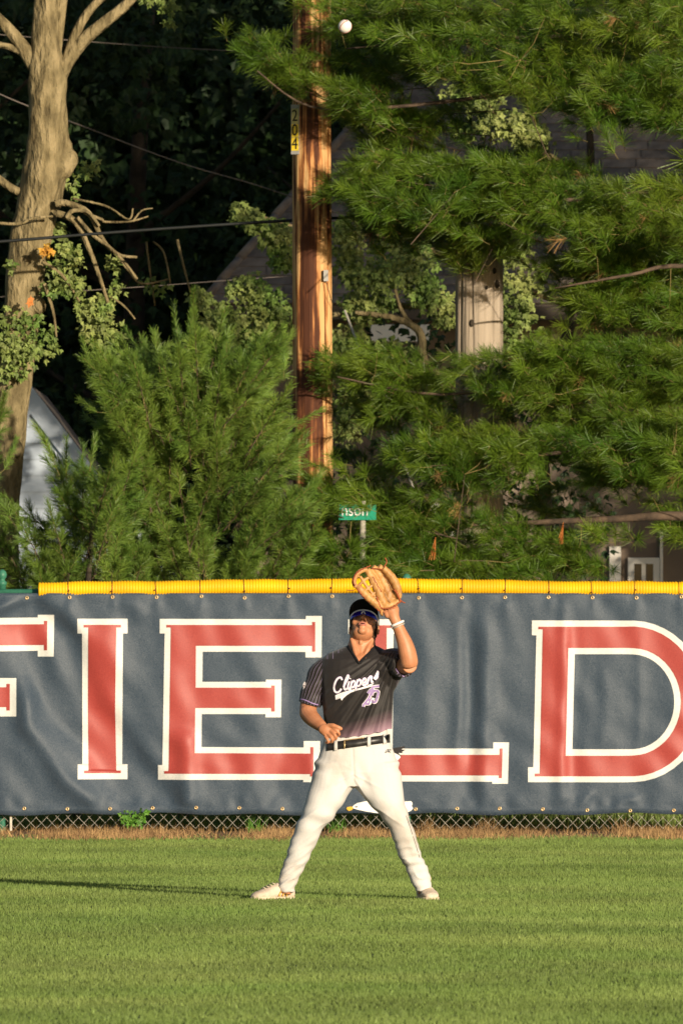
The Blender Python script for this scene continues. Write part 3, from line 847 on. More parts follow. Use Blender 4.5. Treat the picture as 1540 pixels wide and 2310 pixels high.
def big_pine():
    D = 87.2
    trunk = [(4.3, D + 1.2, -0.3), (4.25, D + 1.2, 3), (4.3, D + 1.2, 6), (4.3, D + 1.2, 8.2)]
    limbs = [(trunk, 0.24, 0.05)]
    def L(pts, r0=0.026, r1=0.006):
        q = [np.array(trunk[0]) * 0 + np.array([4.28, D + 1.2, P(1540, pts[0][1], D)[2] - 0.1])] + PL(pts, D)
        limbs.append((q, r0, r1))
    L([(1560, 60, 0.3), (1300, 80, -0.2), (1000, 90, -0.3), (780, 110, -0.2)])
    L([(1560, 180, 0.5), (1250, 200, 0.2), (900, 240, 0), (700, 240, -0.2), (580, 160, -0.3)])
    L([(1560, 430, 0.3), (1300, 450, -0.1), (1000, 455, -0.3), (800, 440, -0.3)])
    L([(1560, 600, 0.2), (1420, 620, -0.2), (1250, 650, -0.2)])
    L([(1560, 850, 0.3), (1300, 850, 0), (1000, 890, -0.1), (760, 850, -0.2)])
    L([(1560, 1040, 0.2), (1300, 1020, -0.2), (1100, 1040, -0.2), (920, 1040, -0.3)])
    L([(1560, 1165, 0.1), (1400, 1170, 0), (1170, 1180, 0), (950, 1190, -0.1)], 0.05, 0.008)
    tiers = [   # outline, boughs, depth range
        ([(760, 60), (850, 40), (900, -30), (1570, -30), (1570, 265), (1420, 285), (1330, 285), (1230, 235), (1130, 200), (1010, 170), (920, 190), (900, 110), (800, 120)], 140, -1.3, 0.5),
        ([(525, 110), (560, 60), (600, 80), (650, 150), (640, 195), (580, 180)], 9, -0.5, 0.0),
        ([(735, 185), (790, 190), (820, 250), (770, 250)], 6, -0.6, -0.1),
        ([(690, 10), (760, 20), (780, 80), (730, 60)], 4, -0.4, 0.1),
        ([(700, 110), (950, 150), (1000, 290), (820, 320), (720, 170)], 26, 0.2, 1.0),
        ([(790, 440), (800, 390), (870, 350), (920, 370), (1000, 370), (1160, 355), (1250, 390), (1320, 400), (1380, 430), (1570, 400), (1570, 520), (1400, 520), (1330, 540), (1230, 520), (1130, 530), (1000, 520), (900, 500), (820, 490)], 105, -0.9, 0.5),
        ([(715, 440), (790, 380), (820, 470), (760, 460)], 7, -0.6, 0.0),
        ([(820, 500), (1000, 530), (1130, 540), (1100, 565), (900, 550)], 12, 0.2, 0.9),
        ([(1200, 640), (1250, 590), (1330, 560), (1570, 530), (1570, 720), (1450, 705), (1380, 715), (1280, 690)], 52, 0.1, 0.9),
        ([(1030, 830), (1100, 800), (1200, 790), (1340, 780), (1570, 800), (1570, 900), (1450, 890), (1330, 910), (1200, 900), (1120, 900)], 60, -0.9, 0.5),
        ([(715, 825), (760, 790), (850, 800), (1000, 870), (940, 930), (840, 940), (760, 890)], 24, -0.3, 0.5),
        ([(870, 1030), (930, 1000), (1050, 980), (1160, 985), (1290, 940), (1570, 940), (1570, 1060), (1440, 1110), (1330, 1080), (1260, 1020), (1150, 1060), (1000, 1080), (920, 1070)], 80, -1.2, 0.2),
        ([(750, 1090), (860, 1080), (960, 1120), (1080, 1140), (1150, 1190), (1380, 1200), (1330, 1290), (1200, 1315), (770, 1320)], 62, -1.0, 0.4),
        ([(640, 1075), (760, 1050), (780, 1320), (650, 1320)], 12, -1.2, -0.4),
        ([(770, 1200), (860, 1190), (860, 1310), (770, 1310)], 6, -1.2, -0.7),
        ([(1490, 1200), (1570, 1150), (1570, 1280), (1520, 1250)], 3, -0.4, 0.2),
    ]
    windows = [[(1020, 215), (1260, 240), (1250, 345), (1060, 320)], [(1270, 290), (1570, 300), (1570, 375), (1280, 370)], [(750, 540), (1170, 560), (1170, 780), (1020, 870), (760, 785)], [(1390, 1200), (1570, 1200), (1570, 1320), (1390, 1320)]]
    inner = [(700, -30), (1570, -30), (1570, 1190), (1400, 1230), (1200, 1310), (780, 1310), (770, 900), (800, 500), (760, 300)]
    pads = []
    def bough(px, py, d, n=7, ln=0.42):
        end = P(px, py, d)
        ax = unit([-0.55 + RNG.normal() * 0.35, -0.62 + RNG.normal() * 0.4, 0.12 + RNG.normal() * 0.2])
        sd = unit(np.cross(ax, [0, 0, 1.0])); tone = RNG.random()
        limbs.append(([end - ax * ln * 1.5 - np.array([0, 0, 0.04]), end - ax * ln * 0.6 - np.array([0, 0, 0.02]), end], 0.0045, 0.002)) if RNG.random() < 0.10 else None
        for k in range(n):
            t = k / (n - 1.0)
            side = (-1) ** k
            p = end - ax * ln * t + sd * side * 0.13 * (0.25 + t) * RNG.uniform(0.4, 1.2) + np.array([0, 0, RNG.normal() * 0.035])
            dr = unit(ax + sd * side * 0.75 * RNG.uniform(0.3, 1.2) + np.array([0, 0, 0.38 + RNG.normal() * 0.25]))
            pads.append((p, dr, 0.085 * RNG.uniform(0.6, 1.5), 0.118 * RNG.uniform(0.8, 1.15), 88, (14, 72), 0.0015, tone))
    for poly, n, d0, d1 in tiers:
        n = int(n * 1.25)
        x, y = sample_poly(poly, n)
        dd = RNG.uniform(d0, d1, n)
        for i in range(n):
            bough(x[i], y[i], D + dd[i])
    x, y = sample_poly(inner, 190)
    for i in range(len(x)):
        if any(in_poly(np.array([x[i]]), np.array([y[i]]), w_)[0] for w_ in windows): continue
        bough(x[i], y[i], D + RNG.uniform(0.9, 1.9), 7)
    # the rest of the crown, above and right of the view: the same limbs go on
    for i in range(1500):
        z = RNG.uniform(1.6, 7.2)
        rmax = 3.6 * (1 - max(0, z - 4) / 5.5)
        ang = RNG.uniform(0, 2 * math.pi); rr = rmax * math.sqrt(RNG.random())
        z = round(z / 0.85) * 0.85 + RNG.normal() * 0.12
        pos = np.array([4.3 + rr * math.cos(ang), D + 1.2 + rr * math.sin(ang), z])
        px, py = CX + pos[0] * F_PX / pos[1], HOR - (pos[2] - CAM_Z) * F_PX / pos[1]
        if px < 1590 and py > -60: continue
        if px < 1250 or pos[1] < D + 0.6: continue
        dr = unit([math.cos(ang), math.sin(ang), 0.4 + RNG.normal() * 0.3])
        pads.append((pos, dr, 0.2, 0.20, 34, (18, 75), 0.0045, 0.4))
    root = pine('white_pine', 'tall white pine with layered soft green boughs hanging in front of the poles', (4.3, D + 1.2, 0), pads, 'needle', limbs, 3, 0.06)
    return root
big_pine()

def bush_pine(name, label, D, base_px, poly, n, leaders, extra=(), dspread=(-0.7, 0.9)):
    b = P(base_px[0], base_px[1], D)
    base = (b[0], D, 0)
    trunk = [np.array([b[0], D, -0.1]), np.array([b[0] + 0.02, D, 0.7]), np.array([b[0] + 0.08, D, 1.6]), np.array([b[0] + 0.15, D, 2.5])]
    limbs = [(trunk, 0.055, 0.012)]
    pads = []
    nb = n // 11
    x, y = sample_poly(poly, nb)
    for ep, en in extra:
        ex_, ey_ = sample_poly(ep, en); x = np.append(x, ex_); y = np.append(y, ey_); nb += en
    dd = RNG.uniform(dspread[0], dspread[1], nb)
    for i in range(nb):
        end = P(x[i], y[i], D + dd[i])
        z0 = max(0.15, end[2] - RNG.uniform(0.5, 1.0))
        st = np.array([b[0] + 0.05, D, z0])
        ax = unit(unit(end - st) + np.array([0, -0.15, 0.25]) + RNG.normal(size=3) * 0.12)
        sd = unit(np.cross(ax, [0.1, -1.0, 0.2])); up = np.cross(sd, ax); tone = RNG.random()
        ln = RNG.uniform(0.4, 0.75)
        limbs.append(([end - ax * ln * 1.2, end - ax * ln * 0.5, end], 0.006, 0.0025))
        pads.append((end - ax * 0.05, ax, 0.22 * RNG.uniform(0.8, 1.4), 0.08, 190, (20, 50), 0.0014, tone))
        for k in range(10):
            t = (k + 0.5) / 10
            side = (-1) ** k
            p = end - ax * ln * t
            dr = unit(ax * 0.8 + sd * side * RNG.uniform(0.35, 0.85) + up * RNG.normal() * 0.45 + np.array([0, -0.1, 0.12]))
            pads.append((p, dr, 0.17 * RNG.uniform(0.6, 1.4) * (0.55 + 0.6 * t), 0.08, 125, (20, 54), 0.0014, tone))
    for p0, p1 in leaders:
        q0, q1 = P(p0[0], p0[1], D - 0.15 + RNG.normal() * 0.2), P(p1[0], p1[1], D - 0.15 + RNG.normal() * 0.2)
        pads.append((q0, unit(q1 - q0), np.linalg.norm(q1 - q0), 0.075, int(560 * np.linalg.norm(q1 - q0)) + 60, (18, 44), 0.0014, 0.8))
    for k in range(6):
        z = RNG.uniform(0.4, 1.2)
        s = np.array([b[0], D, z])
        a = RNG.uniform(0, 2 * math.pi)
        e = s + np.array([math.cos(a) * 0.8, math.sin(a) * 0.6, 0.55])
        limbs.append(([s, (s + e) / 2 + np.array([0, 0, -0.05]), e], 0.009, 0.003))
    return pine(name, label, base, pads, 'needle_young', limbs, 5, 0.03)

bush_pine('young_pine', 'bushy young pine with upright candle shoots standing behind the letters I and E', 85.6, (415, 1880),
    [(185, 800), (240, 820), (330, 800), (370, 740), (440, 720), (480, 760), (560, 790), (630, 790), (645, 860), (650, 1000), (690, 1100), (745, 1170), (755, 1330), (150, 1330), (60, 1240), (50, 1140), (110, 1060), (200, 1040), (240, 960), (200, 900), (250, 880), (200, 840)],
    1400,
    [((405, 800), (393, 690)), ((435, 780), (437, 655)), ((360, 830), (346, 745)), ((215, 850), (185, 765)), ((265, 830), (255, 790)), ((320, 850), (290, 800)), ((120, 1030), (78, 955)), ((640, 840), (640, 735)), ((510, 830), (512, 745)), ((560, 850), (580, 780)), ((470, 840), (455, 750)), ((150, 1080), (150, 990)), ((220, 930), (180, 900)), ((660, 960), (722, 925)), ((600, 840), (610, 760)), ((270, 1030), (220, 975))],
    extra=[([(190, 800), (330, 780), (380, 880), (240, 920)], 13), ([(500, 780), (630, 770), (640, 900), (520, 880)], 13), ([(210, 890), (320, 880), (330, 1010), (230, 1010)], 8)])
bush_pine('pine_sapling', 'low bushy pine sapling in front of the pale gable house', 85.0, (170, 1880),
    [(-10, 1330), (-10, 1180), (50, 1120), (110, 1060), (180, 1030), (260, 1020), (340, 1050), (360, 1330)], 300,
    [((130, 1060), (100, 985)), ((205, 1050), (215, 985))])
bush_pine('pine_sapling', 'small pine sapling crowding against the green end post', 85.2, (-60, 1880),
    [(-160, 950), (-20, 900), (15, 960), (25, 1080), (10, 1150), (70, 1200), (150, 1240), (180, 1330), (-180, 1330)], 220,
    [((0, 960), (10, 890)), ((10, 1060), (38, 990)), ((-20, 900), (-15, 800))])

# ---------------- broadleaf foliage
LEAF = np.array([(0, 0, 0), (0.30, 0.16, 0.04), (0.52, 0.42, -0.06), (0.22, 0.50, 0.03), (0.0, 1.0, -0.16), (-0.22, 0.50, 0.03), (-0.52, 0.42, -0.06), (-0.30, 0.16, 0.04)])
LF = [(0, 1, 3), (1, 2, 3), (0, 3, 4), (0, 4, 5), (0, 5, 7), (5, 6, 7)]
def leaves(pts, size, droop=0.7, face=(0, -1, 0.35), jitter=0.6):
    n = len(pts)
    nrm = np.array(face) + RNG.normal(size=(n, 3)) * jitter
    nrm /= np.linalg.norm(nrm, axis=1, keepdims=True)
    dn = np.tile(np.array([0, 0, -1.0]), (n, 1)) * droop + RNG.normal(size=(n, 3)) * 0.5
    y = dn - nrm * np.sum(dn * nrm, axis=1, keepdims=True); y /= np.linalg.norm(y, axis=1, keepdims=True) + 1e-9
    x = np.cross(y, nrm)
    s = size * RNG.uniform(0.65, 1.25, n)
    V = pts[:, None, :] + s[:, None, None] * (LEAF[None, :, 0:1] * x[:, None] + LEAF[None, :, 1:2] * y[:, None] + LEAF[None, :, 2:3] * nrm[:, None])
    T = V[:, np.array(LF)]               # n,6,3,3
    return T.reshape(-1, 3, 3), np.repeat(RNG.random(n), 6)

def blob_points(blobs, D):
    out = []
    for px, py, rx, ry, dd, n in blobs:
        u = RNG.normal(size=(n, 3)); u /= np.linalg.norm(u, axis=1, keepdims=True)
        r = RNG.random(n) ** 0.45
        x = px + rx * u[:, 0] * r; y = py + ry * u[:, 1] * r; d = D + dd + rx / 270.0 * u[:, 2] * r
        out.append(np.stack([(x - CX) * d / F_PX, d, CAM_Z - (y - HOR) * d / F_PX], -1))
    return np.concatenate(out)

def limb(root, name, pts, r0, r1, m, seg=8):
    sp = spline(pts, 5)
    V, Fc = tube(sp, np.linspace(r0, r1, len(sp)), seg)
    return add(name, V, Fc, m, parent=root)

def maple():
    D = 99.0
    base = P(1290, 1339 + 1.74 * F_PX / D, D)
    root = empty('maple_tree', (base[0], D, 0), 'spreading maple with pale yellow-green leaves between the two wooden poles', 'tree')
    limb(root, 'trunk', PL([(1250, 1795), (1240, 1300), (1225, 1000), (1265, 800), (1295, 690), (1330, 400), (1325, 250)], D), 0.07, 0.03, MT['darkbark'])
    limb(root, 'branch', PL([(1225, 1000), (1100, 920), (965, 830), (950, 760), (930, 735), (880, 715), (800, 705)], D), 0.06, 0.02, MT['bark'])
    limb(root, 'branch', PL([(930, 735), (905, 700), (890, 650), (880, 600)], D), 0.022, 0.008, MT['bark'])
    limb(root, 'branch', PL([(1225, 900), (1100, 720), (900, 690), (700, 720), (520, 760)], D + 0.4), 0.05, 0.012, MT['bark'])
    limb(root, 'branch', PL([(1330, 400), (1200, 330), (1110, 250), (1090, 210)], D), 0.035, 0.008, MT['bark'])
    limb(root, 'branch', PL([(1295, 690), (1150, 640), (900, 540), (700, 520), (540, 470)], D + 0.5), 0.04, 0.008, MT['bark'])
    blobs = [(540, 480, 24, 28, -0.3, 50), (575, 500, 30, 30, -0.3, 70), (620, 530, 45, 45, -0.2, 150), (640, 580, 40, 35, 0, 110),
             (780, 540, 45, 60, 0, 150), (790, 600, 40, 50, 0, 90), (560, 650, 55, 35, 0, 130), (600, 700, 60, 60, 0.2, 180), (500, 720, 55, 50, 0, 150), (570, 770, 80, 60, 0.2, 260), (450, 670, 30, 30, 0, 50), (640, 760, 60, 70, 0.2, 180),
             (850, 620, 80, 50, 0, 260), (930, 600, 65, 45, 0.1, 180), (830, 690, 70, 45, 0.2, 170), (960, 660, 55, 45, 0.1, 120), (900, 560, 80, 30, 0.4, 110), (1000, 700, 40, 50, 0.3, 80), (780, 780, 60, 55, 0.3, 130), (880, 790, 70, 30, 0.2, 110), (790, 900, 50, 80, 0.3, 110), (780, 970, 40, 40, 0.3, 50),
             (1180, 640, 60, 60, 0.2, 120), (1170, 720, 50, 55, 0.2, 100), (1160, 570, 40, 30, 0.2, 60), (1320, 590, 60, 45, 0.2, 100), (1310, 690, 40, 40, 0.2, 40), (1140, 780, 30, 40, 0.2, 40),
             (1080, 230, 60, 35, 0, 110), (1140, 280, 75, 40, 0, 170), (1200, 310, 50, 35, 0, 110), (1050, 290, 50, 30, 0.2, 60), (1030, 210, 40, 25, 0.2, 40),
             (1420, 620, 80, 80, 0.8, 120), (1500, 560, 60, 60, 0.8, 70)]
    T, r = leaves(blob_points([(a, b, c, d, e, int(f * 2.0)) for a, b, c, d, e, f in blobs], D), 0.056, jitter=0.6)
    tris('crown', T, MT['maple'], parent=root, rnd=r)
maple()

def left_tree():
    D = 89.3
    b = P(20, 1339 + 1.74 * F_PX / D, D)
    root = empty('bare_trunk_tree', (b[0], D, 0), 'grey-barked tree with forked bare limbs and a few low leafy branches', 'tree')
    ctr = [(-5, 1830, 52), (0, 1200, 46), (12, 1020, 42), (25, 900, 42), (42, 760, 40), (62, 600, 44), (80, 500, 48), (100, 400, 50), (106, 330, 47), (107, 250, 43), (108, 180, 43), (105, 110, 34), (106, 40, 30), (108, -60, 28), (110, -200, 24)]
    pts = spline([P(c[0], c[1], D) for c in ctr], 4); rr = [c[2] * D / F_PX for c in ctr]
    rad = np.interp(np.linspace(0, 1, len(pts)), np.linspace(0, 1, len(rr)), rr)
    lump = lambda th, t, i: 1 + 0.05 * math.sin(3 * th + i * 0.3) + 0.04 * math.sin(5 * th - i * 0.7) + 0.03 * math.sin(2 * th + i * 1.9)
    V, Fc = tube(pts, rad, 28, rfun=lump)
    knots = [((150, 330), 15, 0.0), ((158, 360), 20, -0.02), ((145, 375), 24, -0.03), ((120, 400), 25, -0.02), ((58, 440), 13, -0.03), ((62, 500), 16, -0.03), ((40, 500), 12, -0.02), ((90, 690), 16, -0.1), ((38, 1015), 17, -0.12), ((20, 1060), 26, -0.04)]
    parts = [(V, Fc)]
    for (kx, ky), kr, kd in knots:
        c = P(kx, ky, D + kd); r = kr * D / F_PX
        parts.append(ellipsoid(c, (r, r, r * 1.25), nu=12, nv=8))
    V, Fc = remesh(parts, 0.014, 4)
    add('trunk', V, Fc, MT['bark'], parent=root)
    def br(pts, r0, r1, m='bark', dd=0.0):
        return limb(root, 'branch', [P(p[0], p[1], D + dd + (p[2] if len(p) > 2 else 0)) for p in pts], r0 * D / F_PX, r1 * D / F_PX, MT[m])
    br([(80, 150), (55, 110), (15, 60), (-60, -10)], 20, 11)
    br([(60, 125), (20, 105), (-40, 95)], 10, 6)
    br([(128, 200), (140, 160), (180, 100), (230, 55), (290, 5), (340, -60)], 20, 10)
    br([(148, 150), (170, 80), (205, 20), (260, -30)], 13, 8)
    br([(125, 140), (135, 60), (150, -60)], 13, 10)
    br([(60, 440), (20, 420), (-30, 380)], 10, 9)
    br([(125, 480), (170, 500), (205, 570), (230, 640), (250, 700)], 9, 3, dd=-0.2)
    br([(125, 460), (150, 458), (200, 480), (235, 545), (270, 575), (310, 580)], 9, 3, dd=-0.2)
    br([(175, 490), (210, 530), (250, 560), (280, 590), (310, 630)], 5, 3, dd=-0.25)
    br([(150, 492), (165, 475), (200, 480), (225, 510)], 6, 3, dd=-0.25)
    br([(190, 480), (230, 495), (235, 500), (290, 500), (335, 488)], 4, 2, dd=-0.1)
    br([(165, 448), (240, 465), (290, 495), (300, 470)], 3, 2, dd=-0.1)
    br([(300, 500), (320, 475), (345, 470)], 2.5, 1.5, dd=-0.1)
    br([(250, 560), (290, 610), (320, 640), (380, 630)], 3, 2, dd=0.4)
    br([(330, 545), (340, 620), (350, 690)], 3, 2, dd=0.6)
    br([(345, 545), (370, 570), (385, 640)], 3, 2, dd=0.6)
    br([(400, 540), (412, 590), (430, 660)], 4, 2, dd=1.2)
    br([(250, 670), (280, 690), (305, 720)], 3, 2, dd=-0.2)
    br([(100, 640), (120, 700), (128, 760)], 5, 2, dd=-0.25)
    br([(95, 590), (140, 620), (180, 680)], 5, 2, dd=-0.25)
    br([(-40, 500), (40, 505), (75, 492), (120, 488)], 4, 3, dd=-0.3)
    blobs = [(130, 520, 25, 25, 0, 30), (150, 560, 30, 25, -0.2, 25), (170, 590, 25, 25, -0.2, 22), (130, 610, 30, 30, -0.2, 28), (165, 640, 40, 35, -0.2, 50), (120, 650, 30, 25, -0.2, 25), (215, 720, 45, 45, -0.2, 80), (230, 750, 50, 35, -0.2, 60), (240, 680, 30, 25, -0.2, 24), (195, 690, 35, 25, -0.2, 25), (265, 650, 25, 25, 0, 14), (260, 590, 25, 25, 0, 14),
             (360, 650, 25, 20, 0.5, 10), (330, 640, 25, 20, 0.5, 8), (20, 600, 18, 15, -0.3, 8), (60, 720, 40, 25, -0.2, 26), (100, 750, 40, 30, -0.2, 30), (30, 780, 60, 40, -0.3, 80), (50, 800, 45, 40, -0.3, 50), (-20, 760, 50, 50, -0.2, 50), (10, 710, 40, 25, -0.2, 18), (30, 840, 40, 30, -0.2, 26), (110, 790, 35, 25, 0, 16), (240, 800, 40, 30, 0.4, 24),
             (160, 410, 30, 40, 0.3, 16), (200, 380, 30, 25, 0.6, 20), (380, 15, 25, 20, 0.3, 20), (385, 45, 15, 20, 0.3, 10), (335, 0, 30, 12, 0.3, 14)]
    T, r = leaves(blob_points([(a, b, c, d, e, int(f * 2.0)) for a, b, c, d, e, f in blobs], D), 0.052)
    tris('crown', T, MT['maple'], parent=root, rnd=r)
    T, r = leaves(blob_points([(108, 565, 17, 14, -0.35, 26)], D), 0.055)
    tris('turning_leaves', T, MT['autumn'], parent=root, rnd=r)
    T, r = leaves(blob_points([(68, 680, 6, 14, -0.35, 5)], D), 0.06)
    tris('dead_leaves', T, MT['deadleaf'], parent=root, rnd=r)
left_tree()

def tree(name, label, x, d, h, rad, nleaf, size, key, z0=1.5, group=None, trunk_r=0.18):
    root = empty(name, (x, d, 0), label, 'tree', group)
    top = np.array([x + 0.3, d, h * 0.8])
    limb(root, 'trunk', [(x, d, -0.2), (x + 0.05, d, h * 0.3), (x + 0.1, d + 0.1, h * 0.55), top], trunk_r, 0.05, MT['darkbark'])
    pts = []
    nb = 26
    cs = []
    for k in range(nb):
        z = z0 + (h - z0) * RNG.random()
        t = (z - z0) / (h - z0)
        rr = rad * (0.55 + 0.6 * math.sin(math.pi * min(1, t * 0.9 + 0.1)))
        a = RNG.uniform(0, 2 * math.pi); q = rr * math.sqrt(RNG.random())
        c = np.array([x + q * math.cos(a), d + q * math.sin(a), z]); cs.append(c)
        if k < 9:
            limb(root, 'branch', [(x + 0.05, d, z * 0.75), ((x + c[0]) / 2, (d + c[1]) / 2, z * 0.85), c], 0.05, 0.012, MT['darkbark'], seg=6)
        n = nleaf // nb
        u = RNG.normal(size=(n, 3)); u /= np.linalg.norm(u, axis=1, keepdims=True)
        pts.append(c + u * (RNG.random((n, 1)) ** 0.5) * rad * np.array([0.5, 0.5, 0.36]))
    T, r = leaves(np.concatenate(pts), size, jitter=0.9)
    tris('crown', T, MT[key], parent=root, rnd=r)
    return root

def woods():
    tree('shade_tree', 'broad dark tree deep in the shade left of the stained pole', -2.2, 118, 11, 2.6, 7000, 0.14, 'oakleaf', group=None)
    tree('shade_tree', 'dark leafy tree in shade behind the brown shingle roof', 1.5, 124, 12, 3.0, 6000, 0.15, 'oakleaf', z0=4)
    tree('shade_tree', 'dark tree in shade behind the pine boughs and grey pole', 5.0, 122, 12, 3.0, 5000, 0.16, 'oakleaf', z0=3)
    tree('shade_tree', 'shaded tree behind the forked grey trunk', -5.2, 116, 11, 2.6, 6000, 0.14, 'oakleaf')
    # unseen trees added beyond the right edge to shade the background behind the fence
    tree('garden_tree', 'tall garden tree beyond the pine with a high crown', 8.0, 92.5, 17.5, 3.0, 9000, 0.32, 'oakleaf', z0=4.5, trunk_r=0.25)
    tree('garden_tree', 'tall high-crowned garden tree at the street corner', 10.6, 92, 17.5, 3.2, 8000, 0.32, 'oakleaf', z0=8.5, trunk_r=0.25)
    tree('garden_tree', 'tall garden tree beside the brown-roofed house', 13.8, 95, 17, 3.2, 8000, 0.34, 'oakleaf', z0=6, trunk_r=0.25)
    # undergrowth and the far wood: one dark mass nobody could count
    n = 52000
    d = RNG.uniform(127, 140, n); x = RNG.uniform(-9.5, 9.5, n); z = 17 * RNG.random(n) ** 0.9
    T, r = leaves(np.stack([x, d, z], -1), 0.36, jitter=0.9)
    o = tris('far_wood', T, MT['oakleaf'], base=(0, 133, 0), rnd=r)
    tag(o, 'dark wood closing the view behind the gardens', 'wood', kind='stuff')
    n = 24000
    x = RNG.uniform(-5.5, 7, n); d = RNG.uniform(101, 109, n); z = np.where(x > -1.5, 4.0 + 0.5 * np.sin(x * 2.3), 2.4) * RNG.random(n)
    k = ~((x > -4.8) & (x < -1.6) & (d > 102.5)) & ~((x > -1.6) & ((d > 108) | (d < 103)))
    k &= ~((x > 2.45) & (x < 3.4) & (z > 1.2))
    T, r = leaves(np.stack([x, d, z], -1)[k], 0.085, jitter=0.8)
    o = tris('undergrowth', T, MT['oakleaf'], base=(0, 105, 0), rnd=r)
    tag(o, 'dark green undergrowth around the houses behind the pines', 'undergrowth', kind='stuff')
woods()

def weed():
    root = empty('leafy_weed', P(300, 1878, 82.85) * np.array([1, 1, 0]), 'bright green leafy weed growing through the wire under the letter I', 'weed')
    pts = []
    for k in range(9):
        s = P(300, 1876, 82.85); e = P(300 + RNG.uniform(-26, 26), RNG.uniform(1826, 1866), 82.85 + RNG.uniform(-0.08, 0.05))
        V, Fc = tube([s, (s + e) / 2 + np.array([0, 0, 0.02]), e], [0.003, 0.002, 0.0015], 5)
        add('stem', V, Fc, MT['weed'], parent=root)
        for j in range(7):
            t = RNG.uniform(0.45, 1.05); pts.append(s + (e - s) * t + RNG.normal(size=3) * 0.015)
    T, r = leaves(np.array(pts), 0.04, droop=0.3)
    tris('leaf_cluster', T, MT['weed'], parent=root, rnd=r)['kind'] = 'stuff'
    for k, px in enumerate((575, 960, 760, 1095, 1400)):
        root = empty('grass_tuft', P(px, 1879, 82.9) * np.array([1, 1, 0]), ['tuft of weedy grass under the fence between the letters E and L', 'tuft of weedy grass under the fence below the foot of the L', 'tuft of weedy grass under the fence below the printed gull', 'tall dry tuft under the end of the L', 'sparse tuft of grass under the letter D'][k], 'grass tuft')
        T = []
        for j in range(40):
            s = P(px + RNG.normal() * 9, 1879, 82.9); e = s + np.array([RNG.normal() * 0.04, RNG.normal() * 0.03, RNG.uniform(0.05, 0.13)])
            T.append([s - np.array([0.003, 0, 0]), s + np.array([0.003, 0, 0]), e])
        bc = tris('blade_cluster', T, MT['weed' if k in (0, 2) else 'deadgrass'], parent=root, rnd=RNG.random(len(T)))
        bc['kind'] = 'stuff'
weed()

def needles_dead():
    for (px, py), lab in (((978, 1232), 'bunch of dead orange needles dangling from the pine above the fence'), ((1266, 1197), 'bunch of dead orange needles caught on the low pine limb')):
        D = 86.3
        s = P(px + 4, py - 20, D)
        T = shoot_needles(s, np.array([-0.15, -0.1, -1.0]), 0.02, 0.13, 26, (2, 14), 0.003)
        o = tris('dead_needle_bunch', T, MT['deadleaf'], base=s)
        tag(o, lab, 'pine needles')
needles_dead()

